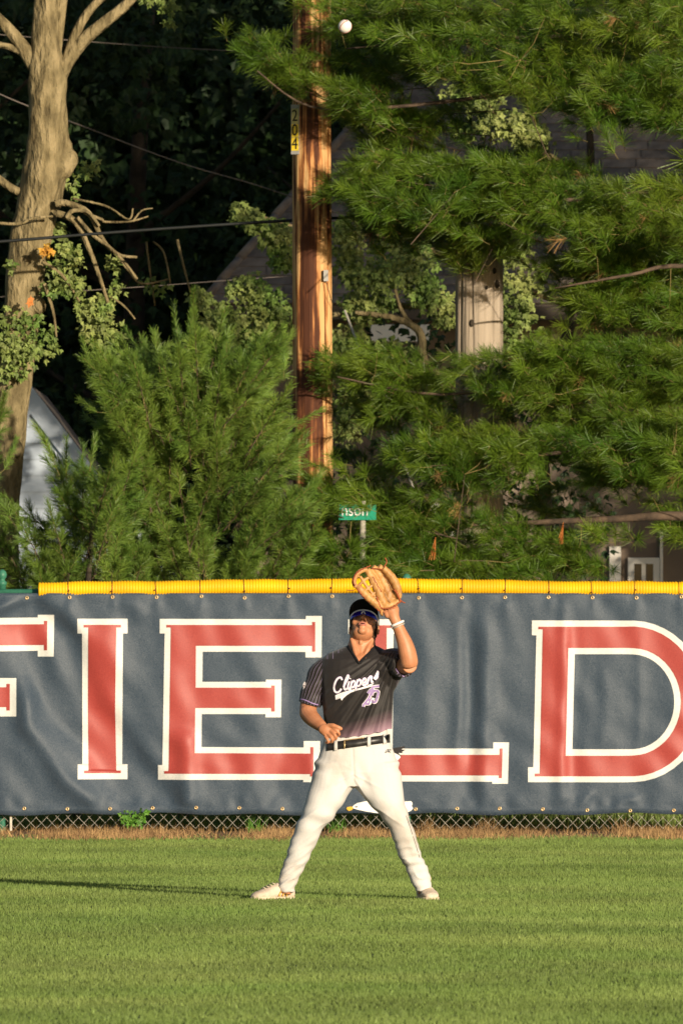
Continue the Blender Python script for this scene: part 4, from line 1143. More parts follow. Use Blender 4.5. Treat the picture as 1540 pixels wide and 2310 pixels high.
# ================================================================== POLES, WIRES, SIGNS
def utility_poles():
    D = 87.7
    b = P(705, HOR + 1.74 * F_PX / D, D)
    x0 = b[0]
    root = empty('utility_pole', (x0, D, 0), 'stained brown wooden utility pole with a yellow number tag', 'utility pole')
    zs = np.linspace(-0.3, 9.5, 60)
    phs = [random.uniform(0, 6.28) for _ in range(6)]
    V, Fc = [], []
    seg = 72
    for i, z in enumerate(zs):
        for k in range(seg):
            th = 2 * math.pi * k / seg
            r = 0.158 - 0.0022 * z + 0.0022 * math.sin(9 * th + phs[0]) + 0.0018 * math.sin(17 * th + phs[1] + 0.3 * z) + 0.0012 * math.sin(31 * th + phs[2])
            V.append((x0 + r * math.cos(th) + 0.004 * math.sin(z * 0.8), D + r * math.sin(th), z))
    for i in range(len(zs) - 1):
        for k in range(seg):
            Fc.append((i * seg + k, i * seg + (k + 1) % seg, (i + 1) * seg + (k + 1) % seg, (i + 1) * seg + k))
    Fc.append(tuple((len(zs) - 1) * seg + k for k in range(seg)))
    add('shaft', V, Fc, MT['pole'], parent=root)
    # number tag on the left edge
    c = P(666, 293, D - 0.10)
    ang = math.radians(-28)
    def plate(name, px, py0, py1, m, w, lift, parent):
        zt, zb = P(px, py0, D - 0.1)[2], P(px, py1, D - 0.1)[2]
        n = np.array([math.sin(ang), -math.cos(ang), 0]); s = np.array([math.cos(ang), math.sin(ang), 0])
        o = np.array([c[0], c[1], 0]) + n * lift
        V = []
        for dn in (0, 0.003):
            for su, z in ((-w, zb), (w, zb), (w, zt), (-w, zt)):
                V.append(o + s * su + n * dn + np.array([0, 0, z]))
        Fc = [(4, 5, 6, 7), (3, 2, 1, 0), (0, 1, 5, 4), (1, 2, 6, 5), (2, 3, 7, 6), (3, 0, 4, 7)]
        return add(name, V, Fc, m, parent=parent, smooth=False)
    tagp = plate('number_tag', 666, 236, 348, MT['tag_grey'], 0.036, 0.0, root)
    for ch, y0, y1, m in (('2', 245, 279, 'tag_faded'), ('0', 280, 309, 'tag_yellow'), ('4', 310, 340, 'tag_yellow')):
        plate('digit_plate', 666, y0, y1, MT[m], 0.030, 0.0035, tagp)
        cu = bpy.data.curves.new('t', 'FONT'); cu.body = ch; cu.size = 0.125; cu.align_x = 'CENTER'; cu.align_y = 'CENTER'; cu.extrude = 0.0008
        ob = bpy.data.objects.new('t', cu); COL.objects.link(ob)
        me = bpy.data.meshes.new_from_object(ob.evaluated_get(bpy.context.evaluated_depsgraph_get()))
        vs = np.array([v.co[:] for v in me.vertices]); fs = [tuple(p.vertices) for p in me.polygons]
        bpy.data.objects.remove(ob); bpy.data.curves.remove(cu); bpy.data.meshes.remove(me)
        n = np.array([math.sin(ang), -math.cos(ang), 0]); s = np.array([math.cos(ang), math.sin(ang), 0])
        z = P(666, (y0 + y1) / 2, D - 0.1)[2]
        o = np.array([c[0], c[1], z]) + n * 0.009
        V = o + vs[:, 0:1] * s * 0.82 + vs[:, 1:2] * np.array([0, 0, 1.0]) + vs[:, 2:3] * n
        add('digit', V, fs, MT['ink'], parent=tagp, smooth=False)
    # small bracket and wire on the right side
    q = P(735, 621, D - 0.16)
    V, Fc = box(q[0] - 0.018, q[0] + 0.018, q[1] - 0.01, q[1] + 0.03, q[2] - 0.045, q[2] + 0.04)
    br = add('bracket', V, Fc, MT['tag_grey'], parent=root, smooth=False)
    V, Fc = tube(spline([P(735, 635, D - 0.17), P(742, 660, D - 0.17), P(752, 690, D - 0.10), P(768, 720, D + 0.1)], 4), 0.003, 5)
    add('ground_wire', V, Fc, MT['cable'], parent=root)

    D2 = 88.3
    b = P(1080, HOR + 1.74 * F_PX / D2, D2); x0 = b[0]
    root = empty('grey_pole', (x0, D2, 0), 'thick weathered grey wooden pole with long cracks half hidden by pine boughs', 'utility pole')
    V, Fc = [], []
    zs = np.linspace(-0.3, 4.55, 70); seg = 120
    for i, z in enumerate(zs):
        for k in range(seg):
            th = 2 * math.pi * k / seg
            r = 0.190 - 0.0025 * z
            r += 0.0025 * math.sin(11 * th + 0.4) + 0.0018 * math.sin(23 * th + 0.5 * math.sin(z)) + 0.003 * math.sin(z * 1.7 + 2 * th)
            for t0, dep in ((-1.9 + 0.05 * math.sin(2.3 * z), 0.022), (-2.42 + 0.04 * math.sin(3 * z), 0.03), (-1.05, 0.007)):
                dth = (th - (t0 % (2 * math.pi)) + math.pi) % (2 * math.pi) - math.pi
                r -= dep * math.exp(-(dth / 0.035) ** 2)
            V.append((x0 + r * math.cos(th), D2 + r * math.sin(th), z))
    for i in range(len(zs) - 1):
        for k in range(seg):
            Fc.append((i * seg + k, i * seg + (k + 1) % seg, (i + 1) * seg + (k + 1) % seg, (i + 1) * seg + k))
    Fc.append(tuple((len(zs) - 1) * seg + k for k in range(seg)))
    add('shaft', V, Fc, MT['greypole'], parent=root)
    for px, py, r in ((1070, 602, 9), (1063, 730, 7), (1114, 612, 6), (1120, 642, 8), (1096, 650, 4)):
        dx = (px - 1080) * D2 / F_PX
        c = np.array([x0 + dx, D2 - math.sqrt(max(0.184 ** 2 - dx * dx, 0)) - 0.0, P(px, py, D2)[2]])
        V, Fc = ellipsoid(c, (r * 0.0026, 0.012, r * 0.0042), nu=10, nv=6)
        add('knot', V, Fc, MT['darkbark'], parent=root)
utility_poles()

def wires():
    def w(name, pts, D0, D1, r, m, lab):
        n = len(pts)
        q = [P(p[0], p[1], D0 + (D1 - D0) * i / (n - 1)) for i, p in enumerate(pts)]
        V, Fc = tube(spline(q, 8), r, 6)
        o = add(name, V, Fc, m, base=q[0])
        tag(o, lab, 'cable')
    w('cable', [(-300, 564), (0, 545), (220, 527), (440, 511), (660, 497), (800, 490), (1000, 484), (1400, 478), (1700, 478)], 87.95, 87.95, 0.012, MT['cable'], 'thick black utility cable passing behind the stained pole')
    w('cable', [(-200, 105), (0, 212), (180, 282), (400, 365), (560, 412), (640, 438), (760, 480)], 108, 110, 0.0055, MT['wire'], 'thin wire sloping down to the brown shingle roof')
    w('cable', [(-200, 60), (0, 78), (200, 94), (400, 108), (600, 118), (900, 130)], 108, 108, 0.004, MT['wire'], 'thin wire crossing high in front of the dark trees')
    w('cable', [(-200, 690), (0, 670), (200, 655), (350, 645), (520, 632), (700, 620)], 102, 102, 0.0035, MT['wire'], 'thin wire crossing low behind the bare branches')
wires()

def street_sign():
    D = 86.35
    c = P(800, 1157, D)
    root = empty('street_sign', (c[0], D, 0), 'green street name sign on a thin steel post among the pine needles', 'sign')
    V, Fc = tube([(c[0] + 0.06, D + 0.03, -0.2), (c[0] + 0.06, D + 0.03, c[2] + 0.09)], 0.022, 10)
    add('post', V, Fc, MT['steel'], parent=root)
    a = P(764, 1173, D); b = P(848, 1138, D)
    V, Fc = box(a[0], b[0] + 0.0, D - 0.006, D + 0.0, a[2], b[2])
    pl = add('plate', V, Fc, MT['green_sign'], parent=root, smooth=False)
    cu = bpy.data.curves.new('t', 'FONT'); cu.body = 'nson'; cu.size = 0.125; cu.align_x = 'CENTER'; cu.align_y = 'CENTER'; cu.extrude = 0.001
    ob = bpy.data.objects.new('t', cu); COL.objects.link(ob)
    me = bpy.data.meshes.new_from_object(ob.evaluated_get(bpy.context.evaluated_depsgraph_get()))
    vs = np.array([v.co[:] for v in me.vertices]); fs = [tuple(p.vertices) for p in me.polygons]
    bpy.data.objects.remove(ob); bpy.data.curves.remove(cu); bpy.data.meshes.remove(me)
    m = P(800, 1152, D)
    V = np.stack([m[0] + vs[:, 0] * 0.85, np.full(len(vs), D - 0.010) - vs[:, 2], m[2] + vs[:, 1]], -1)
    add('lettering', V, fs, MT['sign_white'], parent=pl, smooth=False)
    # guy rod seen through the boughs
    p0, p1 = P(868, 935, 92), P(900, 1018, 92)
    dv = unit(p1 - p0)
    V, Fc = tube([p0 - dv * 0.9, p1 + dv * 3.3], 0.010, 8)
    o = add('guy_rod', V, Fc, MT['steel'], base=p1)
    tag(o, 'pale steel guy rod slanting behind the pine boughs', 'guy wire')
street_sign()

# ================================================================== HOUSES
def houses():
    # brown-roofed house on the right
    D = 111.0
    el = P(458, 684, D)                       # left end of the eave
    ex = el[0]; ez = el[2]
    run = 4.6; rise = 3.5
    root = empty('brown_roof_house', (ex + 5, D + 3, 0), 'house with brown shingle hip roof and beige wall behind the poles', 'house')
    W = 15.0
    ridge_in = (740 - 458) * D / F_PX * run / 2.2 * 0.5 + 1.4
    # hip roof body
    k = 1.22 / 1.53                            # shift of the hip per metre of rise, from the visible rake
    A = np.array([ex, D, ez]); B = np.array([ex + W, D, ez]); Cc = np.array([ex + W, D + 2 * run, ez]); Dd = np.array([ex, D + 2 * run, ez])
    R1 = np.array([ex + k * rise, D + run, ez + rise]); R2 = np.array([ex + W - k * rise, D + run, ez + rise])
    V = [A, B, Cc, Dd, R1, R2]
    dn = np.array([0, 0, 0.03])
    V = [v - dn for v in V]
    roof = add('roof', V, [(0, 1, 5, 4), (1, 2, 5), (2, 3, 4, 5), (3, 0, 4), (3, 2, 1, 0)], MT['shingle_b'], parent=root, smooth=False)
    # shingles of the slope that faces the field
    sl = math.hypot(run, rise)
    u = np.array([1.0, 0, 0]); v = np.array([0, run / sl, rise / sl]); n = np.cross(u, v)
    sw, sh, rowh = 0.345, 0.19, 0.152
    def shingle_mesh(nm, m):
        th = 0.012
        Vs = []
        for (a, b, t) in ((0, 0, th), (sw - 0.008, 0, th), (sw - 0.008, sh, 0.003), (0, sh, 0.003), (0, 0, 0), (sw - 0.008, 0, 0), (sw - 0.008, sh, -0.002), (0, sh, -0.002)):
            Vs.append(u * a + v * b + n * t)
        me = bpy.data.meshes.new(nm)
        me.from_pydata([tuple(q) for q in Vs], [], [(0, 1, 2, 3), (7, 6, 5, 4), (4, 5, 1, 0), (5, 6, 2, 1), (6, 7, 3, 2), (7, 4, 0, 3)])
        me.materials.append(m); return me
    sm = [shingle_mesh('shingle', MT['shingle']), shingle_mesh('shingle', MT['shingle_b']), shingle_mesh('shingle', MT['shingle'])]
    off = ORG[roof.name]
    cnt = 0
    for r in range(21):
        x0 = k * rise * (r * rowh / sl)
        j = 0
        xx = x0 + 0.01 - (0.17 if r % 2 else 0.0) * 0 + random.uniform(0.0, 0.06)
        while xx < 4.95 and cnt < 299:
            p = A + u * xx + v * (r * rowh - 0.01) + n * (0.004 + (r % 2) * 0.0006)
            o = bpy.data.objects.new('shingle', sm[0 if random.random() < 0.62 else 1]); COL.objects.link(o)
            o.parent = roof; o.location = p - off
            xx += sw; cnt += 1
            if r > 5 and 0: break
        # all rows that show
    # rounded cap tiles over the hip
    for q in range(16):
        c0 = A + (R1 - A) * (q / 16.0); c1 = A + (R1 - A) * ((q + 1.06) / 16.0)
        Vh, Fh = tube([c0 + np.array([0, 0, 0.004]), c1 + np.array([0, 0, -0.002])], [0.052, 0.046], 8)
        add('hip_cap', Vh, Fh, MT['shingle'], parent=roof)
    # eave board and gutter
    V, Fc = box(ex + 0.05, ex + W - 0.05, D - 0.10, D - 0.01, ez - 0.16, ez - 0.035)
    add('gutter', V, Fc, MT['gutter'], parent=root, smooth=False)
    # walls
    V, Fc = box(ex + 0.45, ex + W - 0.45, D + 0.5, D + 2 * run - 0.5, -0.1, ez - 0.035)
    wall = add('wall', V, Fc, MT['housewall'], parent=root, smooth=False)
    # wide pale board over the porch
    a, b = P(836, 770, D - 0.4), P(968, 732, D - 0.4)
    V, Fc = box(a[0], b[0], D - 0.40, D - 0.30, a[2], b[2])
    add('porch_beam', V, Fc, MT['white'], parent=root, smooth=False)
    # window seen under the boughs
    def win(px0, px1, py0, py1, dd=0.49):
        a, b = P(px0, py1, D + dd), P(px1, py0, D + dd)
        f = 0.06
        y0, y1 = D + dd - 0.05, D + dd + 0.009
        parts = [box(a[0] - f, a[0], y0, y1, a[2] - f, b[2] + f), box(b[0], b[0] + f, y0, y1, a[2] - f, b[2] + f), box(a[0], b[0], y0, y1, b[2], b[2] + f), box(a[0], b[0], y0, y1, a[2] - f, a[2])]
        m = (a[0] + b[0]) / 2
        parts.append(box(m - 0.02, m + 0.02, y0 + 0.01, y1, a[2], b[2]))
        V, Fc = merge(parts)
        w_ = add('window', V, Fc, MT['white'], parent=root, smooth=False)
        for x0_, x1_ in ((a[0], m - 0.02), (m + 0.02, b[0])):
            V, Fc = box(x0_, x1_, D + dd - 0.015, D + dd + 0.005, a[2], b[2])
            add('pane', V, Fc, MT['glass'], parent=w_, smooth=False)
    win(1429, 1472, 1272, 1500)
    win(980, 1060, 1150, 1420)
    V, Fc = box(P(1376, 0, D)[0], P(1402, 0, D)[0], D + 0.44, D + 0.498, 0, 2.2)
    add('door_post', V, Fc, MT['white'], parent=root, smooth=False)
    V, Fc = box(P(1474, 0, D)[0] + 0.07, P(1490, 0, D)[0] + 0.03, D + 0.44, D + 0.498, 0, 2.35)
    add('corner_board', V, Fc, MT['white'], parent=root, smooth=False)

    # pale sided gable on the left
    D = 104.0
    pk = P(70, 876, D)
    root = empty('pale_gable_house', (pk[0] - 0.5, D, 0), 'small pale blue-grey sided gable end beside the grey trunk', 'house')
    slope = (1010 - 876) / (172 - 70)
    def xr(z): return pk[0] + (pk[2] - z) / slope
    ev = 1.6
    bh = 0.148
    z = 0.0
    ys = D
    while z < pk[2] - 0.10:
        z1 = min(z + bh, pk[2] - 0.05)
        zz0 = max(z, ev)
        hw0 = min(xr(z) - pk[0], xr(ev) - pk[0]); hw1 = min(xr(z1) - pk[0], xr(ev) - pk[0])
        V = [(pk[0] - hw0, ys - 0.016, z), (pk[0] + hw0, ys - 0.016, z), (pk[0] + hw1, ys, z1), (pk[0] - hw1, ys, z1),
             (pk[0] - hw0, ys + 0.02, z), (pk[0] + hw0, ys + 0.02, z), (pk[0] + hw1, ys + 0.02, z1), (pk[0] - hw1, ys + 0.02, z1)]
        add('siding_board', V, [(0, 1, 2, 3), (7, 6, 5, 4), (4, 5, 1, 0), (1, 5, 6, 2), (2, 6, 7, 3), (3, 7, 4, 0)], MT['siding'], parent=root, smooth=False)
        z += bh
    for sgn in (1, -1):
        ln = (pk[2] - ev) / slope + 0.25
        a = np.array([pk[0], 0, pk[2] + 0.03]); b = np.array([pk[0] + sgn * ln, 0, pk[2] + 0.03 - ln * slope])
        t = unit(b - a); nn = np.array([-t[2] * sgn, 0, t[0] * sgn])
        w_ = 0.16
        V = []
        for y in (D - 0.05, D - 0.02):
            V += [a + [0, y, 0], b + [0, y, 0], b - nn * w_ + [0, y, 0], a - np.array([0, 0, w_ / abs(nn[2])]) + [0, y, 0]]
        add('rake_board', V, [(0, 1, 2, 3), (7, 6, 5, 4), (4, 5, 1, 0), (5, 6, 2, 1), (6, 7, 3, 2), (7, 4, 0, 3)], MT['siding'], parent=root, smooth=False)
        V = []
        for y in (D - 0.019, D + 6):
            V += [a + [0, y, -0.05], b + [0, y, -0.05], b - nn * 0.004 + [0, y, 0], a + np.array([0, y, -0.006])]
        add('roof_slope', V, [(0, 1, 2, 3), (7, 6, 5, 4), (4, 5, 1, 0), (5, 6, 2, 1), (6, 7, 3, 2), (7, 4, 0, 3)], MT['shingle_b'], parent=root, smooth=False)
    hw = xr(ev) - pk[0]
    V, Fc = box(pk[0] - hw + 0.05, pk[0] + hw - 0.05, D + 0.021, D + 6, -0.1, ev - 0.1)
    add('wall', V, Fc, MT['siding'], parent=root, smooth=False)
houses()

# ================================================================== FIELDER
def Q(px, py, dy=0.0):
    return P(px, py, PD + dy)
PXM = F_PX / PD

def hring(y, xl, xr, dc, dh, n=28, tilt=0.0, power=2.3):
    """horizontal cross-section of a body part: left and right edge in the photo, depth centre and half depth in metres"""
    c = (xl + xr) / 2; hw = (xr - xl) / 2
    out = []
    for k in range(n):
        th = 2 * math.pi * k / n
        cs, sn = math.cos(th), math.sin(th)
        e = 2 / power
        X = c + hw * math.copysign(abs(cs) ** e, cs)
        p = Q(X, y + tilt * (X - c), 0)
        out.append(np.array([p[0], PD + dc + dh * math.copysign(abs(sn) ** e, sn), p[2]]))
    return out
def loft(rings):
    n = len(rings[0]); V = [v for r in rings for v in r]; Fc = []
    for i in range(len(rings) - 1):
        for k in range(n):
            Fc.append((i * n + k, i * n + (k + 1) % n, (i + 1) * n + (k + 1) % n, (i + 1) * n + k))
    Fc.append(tuple(range(n))[::-1]); Fc.append(tuple((len(rings) - 1) * n + k for k in range(n)))
    return V, Fc

LEG_L = [(1720, 716, 800, 0.0, 0.115), (1745, 704, 800, -0.01, 0.115), (1776, 697, 798, -0.02, 0.112), (1807, 688, 779, -0.035, 0.106), (1838, 680, 756, -0.045, 0.098), (1869, 666, 729, -0.04, 0.082), (1900, 655, 715, -0.02, 0.078), (1932, 645, 700, 0.0, 0.073), (1963, 634, 684, 0.015, 0.062), (1985, 627, 673, 0.02, 0.056), (2004, 628, 664, 0.02, 0.052), (2012, 630, 664, 0.02, 0.050)]
LEG_R = [(1720, 795, 897, 0.0, 0.115), (1745, 797, 903, -0.01, 0.115), (1776, 797, 908, -0.02, 0.115), (1807, 829, 913, -0.035, 0.108), (1838, 855, 920, -0.05, 0.095), (1869, 876, 931, -0.045, 0.080), (1900, 890, 942, -0.03, 0.075), (1932, 899, 951, -0.015, 0.07), (1963, 916, 965, 0.0, 0.062), (1985, 925, 971, 0.0, 0.056), (2003, 935, 973, -0.005, 0.050), (2010, 938, 973, -0.01, 0.046)]
PELV = [(1634, 744, 870, 0.0, 0.098), (1652, 738, 874, 0.0, 0.105), (1668, 731, 880, 0.0, 0.110), (1684, 726, 885, 0.0, 0.118), (1713, 714, 895, 0.0, 0.125), (1745, 704, 903, 0.0, 0.125), (1775, 700, 906, -0.005, 0.105)]
TORSO = [(1664, 740, 882, 0.0, 0.118), (1640, 732, 884, 0.0, 0.122), (1600, 728, 885, -0.005, 0.125), (1563, 726, 887, -0.01, 0.130), (1530, 724, 890, -0.01, 0.132), (1505, 722, 892, -0.005, 0.122), (1487, 726, 890, 0.0, 0.108), (1474, 740, 880, 0.012, 0.09), (1465, 762, 866, 0.02, 0.075), (1457, 782, 850, 0.025, 0.065)]

HEAD_C = Q(821, 1416, 0.015)
HT = math.radians(-42)
HR = (Matrix.Rotation(HT, 3, 'X') @ Matrix.Rotation(math.radians(-3), 3, 'Z') @ Matrix.Rotation(math.radians(4), 3, 'Y'))
HRn = np.array(HR)
def hp(x, y, z):
    return HEAD_C + HRn @ np.array([x, y, z])
def hell(c, r, nu=16, nv=10):
    return ellipsoid(hp(*c), r, HRn, nu, nv)

def person():
    base = (0.0, PD, 0.0)
    parts = []
    # head
    parts += [hell((0, 0.015, 0.035), (0.074, 0.094, 0.083)), hell((0, -0.03, -0.02), (0.067, 0.068, 0.085)), hell((0, -0.036, -0.072), (0.060, 0.054, 0.042)),
              hell((0, -0.078, -0.094), (0.024, 0.020, 0.019)), hell((0, -0.083, 0.022), (0.050, 0.018, 0.014)),
              hell((0, -0.112, -0.028), (0.0145, 0.017, 0.013)), hell((0.011, -0.103, -0.031), (0.009, 0.011, 0.009)), hell((-0.011, -0.103, -0.031), (0.009, 0.011, 0.009)),
              hell((0, -0.098, -0.054), (0.024, 0.012, 0.008)), hell((0, -0.095, -0.078), (0.021, 0.012, 0.008)),
              hell((0.042, -0.066, -0.02), (0.024, 0.02, 0.022)), hell((-0.042, -0.066, -0.02), (0.024, 0.02, 0.022))]
    parts.append(tube([hp(0, -0.092, 0.015), hp(0, -0.104, -0.010), hp(0, -0.113, -0.027)], [0.010, 0.011, 0.012], 10))
    for s in (1, -1):
        parts.append(hell((s * 0.078, 0.012, -0.006), (0.010, 0.019, 0.031)))
        parts.append(hell((s * 0.080, 0.008, -0.032), (0.008, 0.010, 0.012)))
    # neck with its cords
    parts.append(tube([Q(815, 1490, 0.01), Q(815, 1463, 0.015), Q(817, 1446, 0.01), Q(818, 1430, 0.0), hp(0, 0.02, -0.02)], [0.098, 0.085, 0.0735, 0.070, 0.062], 20))
    parts.append(tube([Q(806, 1488, -0.085), Q(800, 1465, -0.065), Q(793, 1440, -0.03)], [0.014, 0.015, 0.013], 10))
    parts.append(tube([Q(818, 1488, -0.085), Q(829, 1465, -0.065), Q(841, 1440, -0.03)], [0.014, 0.015, 0.013], 10))
    parts.append(ellipsoid(Q(813, 1449, -0.064), (0.010, 0.009, 0.016)))
    # trunk and legs under the clothes
    def shrink(T, m, dm):
        return [hring(y, xl + m, xr - m, dc, dh - dm) for y, xl, xr, dc, dh in T]
    parts.append(loft(shrink(TORSO[:7], 17, 0.024) + [hring(1478, 766, 858, 0.01, 0.08), hring(1468, 782, 850, 0.015, 0.07)]))
    parts.append(ellipsoid(Q(815, 1492, -0.045), (0.075, 0.065, 0.055)))
    parts.append(loft(shrink(PELV, 10, 0.018)))
    parts.append(loft(shrink(LEG_L, 7, 0.018))); parts.append(loft(shrink(LEG_R, 7, 0.018)))
    parts.append(tube([Q(648, 1990, 0.02), Q(642, 2016, 0.015)], [0.036, 0.036], 12)); parts.append(tube([Q(955, 1990, -0.005), Q(957, 2016, -0.01)], [0.036, 0.036], 12))
    # his right arm: hangs, forearm comes forward across the hip
    parts.append(tube(spline([Q(748, 1504, 0.01), Q(717, 1532, 0.015), Q(702, 1570, 0.02), Q(694, 1602, 0.01)], 4), np.interp(np.linspace(0, 1, 13), [0, 0.4, 0.75, 1], [0.040, 0.046, 0.052, 0.047]), 16))
    parts.append(tube(spline([Q(694, 1599, 0.015), Q(697, 1612, -0.03), Q(711, 1627, -0.10), Q(728, 1641, -0.17)], 4), np.interp(np.linspace(0, 1, 13), [0, 0.25, 0.6, 1], [0.046, 0.051, 0.044, 0.030]), 16))
    # right hand, loosely closed
    parts.append(ellipsoid(Q(738, 1649, -0.195), (0.041, 0.022, 0.036), np.array(Matrix.Rotation(math.radians(38), 3, 'Y'))))
    parts.append(ellipsoid(Q(731, 1645, -0.185), (0.034, 0.026, 0.032)))
    fing = [[(750, 1642, -0.205), (760, 1649, -0.222), (765, 1657, -0.212), (759, 1661, -0.195)],
            [(746, 1649, -0.210), (755, 1658, -0.230), (758, 1666, -0.218), (752, 1669, -0.198)],
            [(740, 1656, -0.210), (748, 1665, -0.230), (749, 1673, -0.218), (743, 1674, -0.198)],
            [(733, 1661, -0.205), (739, 1669, -0.222), (739, 1675, -0.212), (734, 1675, -0.198)]]
    for k, f in enumerate(fing):
        r = [0.0098, 0.0096, 0.0092, 0.0082][k]
        parts.append(tube(spline([Q(*p) for p in f], 3), [r * 1.12] * 3 + [r] * 4 + [r * 0.92] * 3, 10))
    parts.append(tube(spline([Q(739, 1637, -0.195), Q(752, 1637, -0.215), Q(763, 1641, -0.222), Q(771, 1645, -0.215)], 3), [0.014] * 4 + [0.0115] * 4 + [0.0095] * 2, 10))
    # his left arm: elbow out towards us, forearm straight up into the glove
    parts.append(tube(spline([Q(872, 1492, 0.0), Q(893, 1494, -0.09), Q(914, 1500, -0.18), Q(924, 1500, -0.235)], 4), np.interp(np.linspace(0, 1, 13), [0, 0.5, 1], [0.048, 0.053, 0.046]), 16))
    parts.append(tube(spline([Q(923, 1503, -0.235), Q(921, 1484, -0.245), Q(913, 1452, -0.25), Q(901, 1422, -0.25), Q(891, 1399, -0.25)], 4), np.interp(np.linspace(0, 1, 17), [0, 0.14, 0.38, 0.7, 1], [0.044, 0.051, 0.050, 0.036, 0.0285]), 18))
    # left hand: the heel shows below the glove, five fingers reach inside the stalls
    parts.append(ellipsoid(Q(882, 1377, -0.245), (0.046, 0.026, 0.044)))
    parts.append(tube([Q(893, 1405, -0.25), Q(888, 1392, -0.248), Q(883, 1375, -0.245)], [0.0285, 0.032, 0.042], 14))
    parts.append(ellipsoid(Q(873, 1383, -0.255), (0.020, 0.020, 0.030)))
    for tip, r in (((846, 1320, -0.235), 0.009), ((862, 1316, -0.228), 0.0095), ((876, 1318, -0.225), 0.0092), ((890, 1326, -0.225), 0.0085)):
        parts.append(tube(spline([Q(882, 1370, -0.24), Q((882 + tip[0]) / 2, 1343, -0.238), Q(*tip)], 3), [r * 1.3] * 3 + [r] * 4, 8))
    parts.append(tube(spline([Q(872, 1384, -0.25), Q(853, 1366, -0.262), Q(838, 1351, -0.268)], 3), [0.014] * 4 + [0.0105] * 3, 8))
    V, Fc = remesh(parts, 0.0042, 2)
    body = add('person', V, Fc, MT['skin'], base=base)
    tag(body, 'baseball fielder in black jersey and white pants reaching up with his glove', 'person')

    # mouth and lips
    V, Fc = hell((0.001, -0.1035, -0.0655), (0.015, 0.006, 0.0065)); add('mouth', V, Fc, MT['mouth'], parent=body)
    V, Fc = tube(spline([hp(-0.022, -0.098, -0.0645), hp(-0.009, -0.109, -0.0565), hp(0, -0.110, -0.0580), hp(0.009, -0.109, -0.0565), hp(0.022, -0.098, -0.0645)], 4), 0.0036, 8); add('lip', V, Fc, MT['lip'], parent=body)
    V, Fc = tube(spline([hp(-0.021, -0.098, -0.066), hp(-0.009, -0.107, -0.0745), hp(0.009, -0.107, -0.0745), hp(0.021, -0.098, -0.066)], 4), 0.0042, 8); add('lip', V, Fc, MT['lip'], parent=body)
    for s in (-1, 1):
        V, Fc = hell((s * 0.0075, -0.112, -0.0405), (0.0035, 0.0045, 0.002), 8, 6); add('nostril', V, Fc, MT['mouth'], parent=body)
    # hair at sides and back
    V, Fc = remesh([hell((0, 0.030, 0.030), (0.0795, 0.085, 0.080)), hell((0, 0.055, -0.010), (0.070, 0.055, 0.060)), hell((0.070, -0.010, 0.005), (0.0095, 0.014, 0.034)), hell((-0.070, -0.010, 0.005), (0.0095, 0.014, 0.034))], 0.006, 2)
    V = V + 0.0015 * np.sin(V * 900).sum(1)[:, None] * normals(V, Fc)
    add('hair', V, Fc, MT['hair'], parent=body)
    # cap: crown plus peak, seen from below
    Vc, Fc = [], []
    nu, nv = 36, 12
    for j in range(nv + 1):
        ph = (math.pi / 2) * j / nv
        for i in range(nu):
            th = 2 * math.pi * i / nu
            Vc.append(hp(0.083 * math.cos(ph) ** 0.75 * math.cos(th), 0.008 + 0.103 * math.cos(ph) ** 0.75 * math.sin(th), 0.048 + 0.092 * math.sin(ph)))
    for j in range(nv):
        for i in range(nu):
            Fc.append((j * nu + i, j * nu + (i + 1) % nu, (j + 1) * nu + (i + 1) % nu, (j + 1) * nu + i))
    cap = add('cap', Vc, Fc, MT['cap'], parent=body)
    Vc, Fc = [], []
    nu, nv = 25, 8
    for lay in (0, 1):
        for j in range(nv + 1):
            t = j / nv
            for i in range(nu):
                a = -1 + 2 * i / (nu - 1)
                xx = a * 0.083
                yb = 0.008 - 0.103 * math.sqrt(max(1 - (a * 0.97) ** 2, 0))
                yf = -0.098 - 0.078 * math.sqrt(max(1 - abs(a) ** 2.4, 0))
                yy = yb + (min(yf, yb) - yb) * t
                zz = 0.057 - 0.030 * a * a + 0.006 * t - lay * 0.004
                Vc.append(hp(xx, yy, zz))
    m = nu * (nv + 1)
    for lay in (0, 1):
        for j in range(nv):
            for i in range(nu - 1):
                q = (lay * m + j * nu + i, lay * m + j * nu + i + 1, lay * m + (j + 1) * nu + i + 1, lay * m + (j + 1) * nu + i)
                Fc.append(q if lay == 0 else q[::-1])
    for i in range(nu - 1):
        Fc.append((nv * nu + i, nv * nu + i + 1, m + nv * nu + i + 1, m + nv * nu + i))
    add('peak', Vc, Fc, MT['cap'], parent=cap)
    V, Fc = hell((0, 0.008, 0.141), (0.007, 0.007, 0.004), 10, 6); add('top_button', V, Fc, MT['cap'], parent=cap)
    # wraparound sunglasses
    Vl, Fl = [], []
    nu, nv = 33, 7
    for i in range(nu):
        a = -1 + 2 * i / (nu - 1)
        th = a * math.radians(74)
        notch = math.exp(-(a / 0.13) ** 2)
        lo = -0.018 * (1 - 0.55 * notch) * (1 - 0.45 * abs(a) ** 3)
        hi = 0.021 * (1 - 0.35 * abs(a) ** 3)
        for j in range(nv):
            z = lo + (hi - lo) * j / (nv - 1)
            rr = 0.1015 + 0.004 * math.cos(z / 0.03)
            Vl.append(hp(0.078 * math.sin(th) / math.sin(math.radians(74)), 0.004 - rr * (0.35 + 0.75 * math.cos(th) ** 0.8) - 0.001, 0.013 + z - 0.012 * a * a))
    for i in range(nu - 1):
        for j in range(nv - 1):
            Fl.append((i * nv + j, i * nv + j + 1, (i + 1) * nv + j + 1, (i + 1) * nv + j))
    gl = add('sunglasses', Vl, Fl, MT['lens'], parent=body, label='blue mirrored lens of the sunglasses')
    top = [Vl[i * nv + nv - 1] for i in range(nu)]
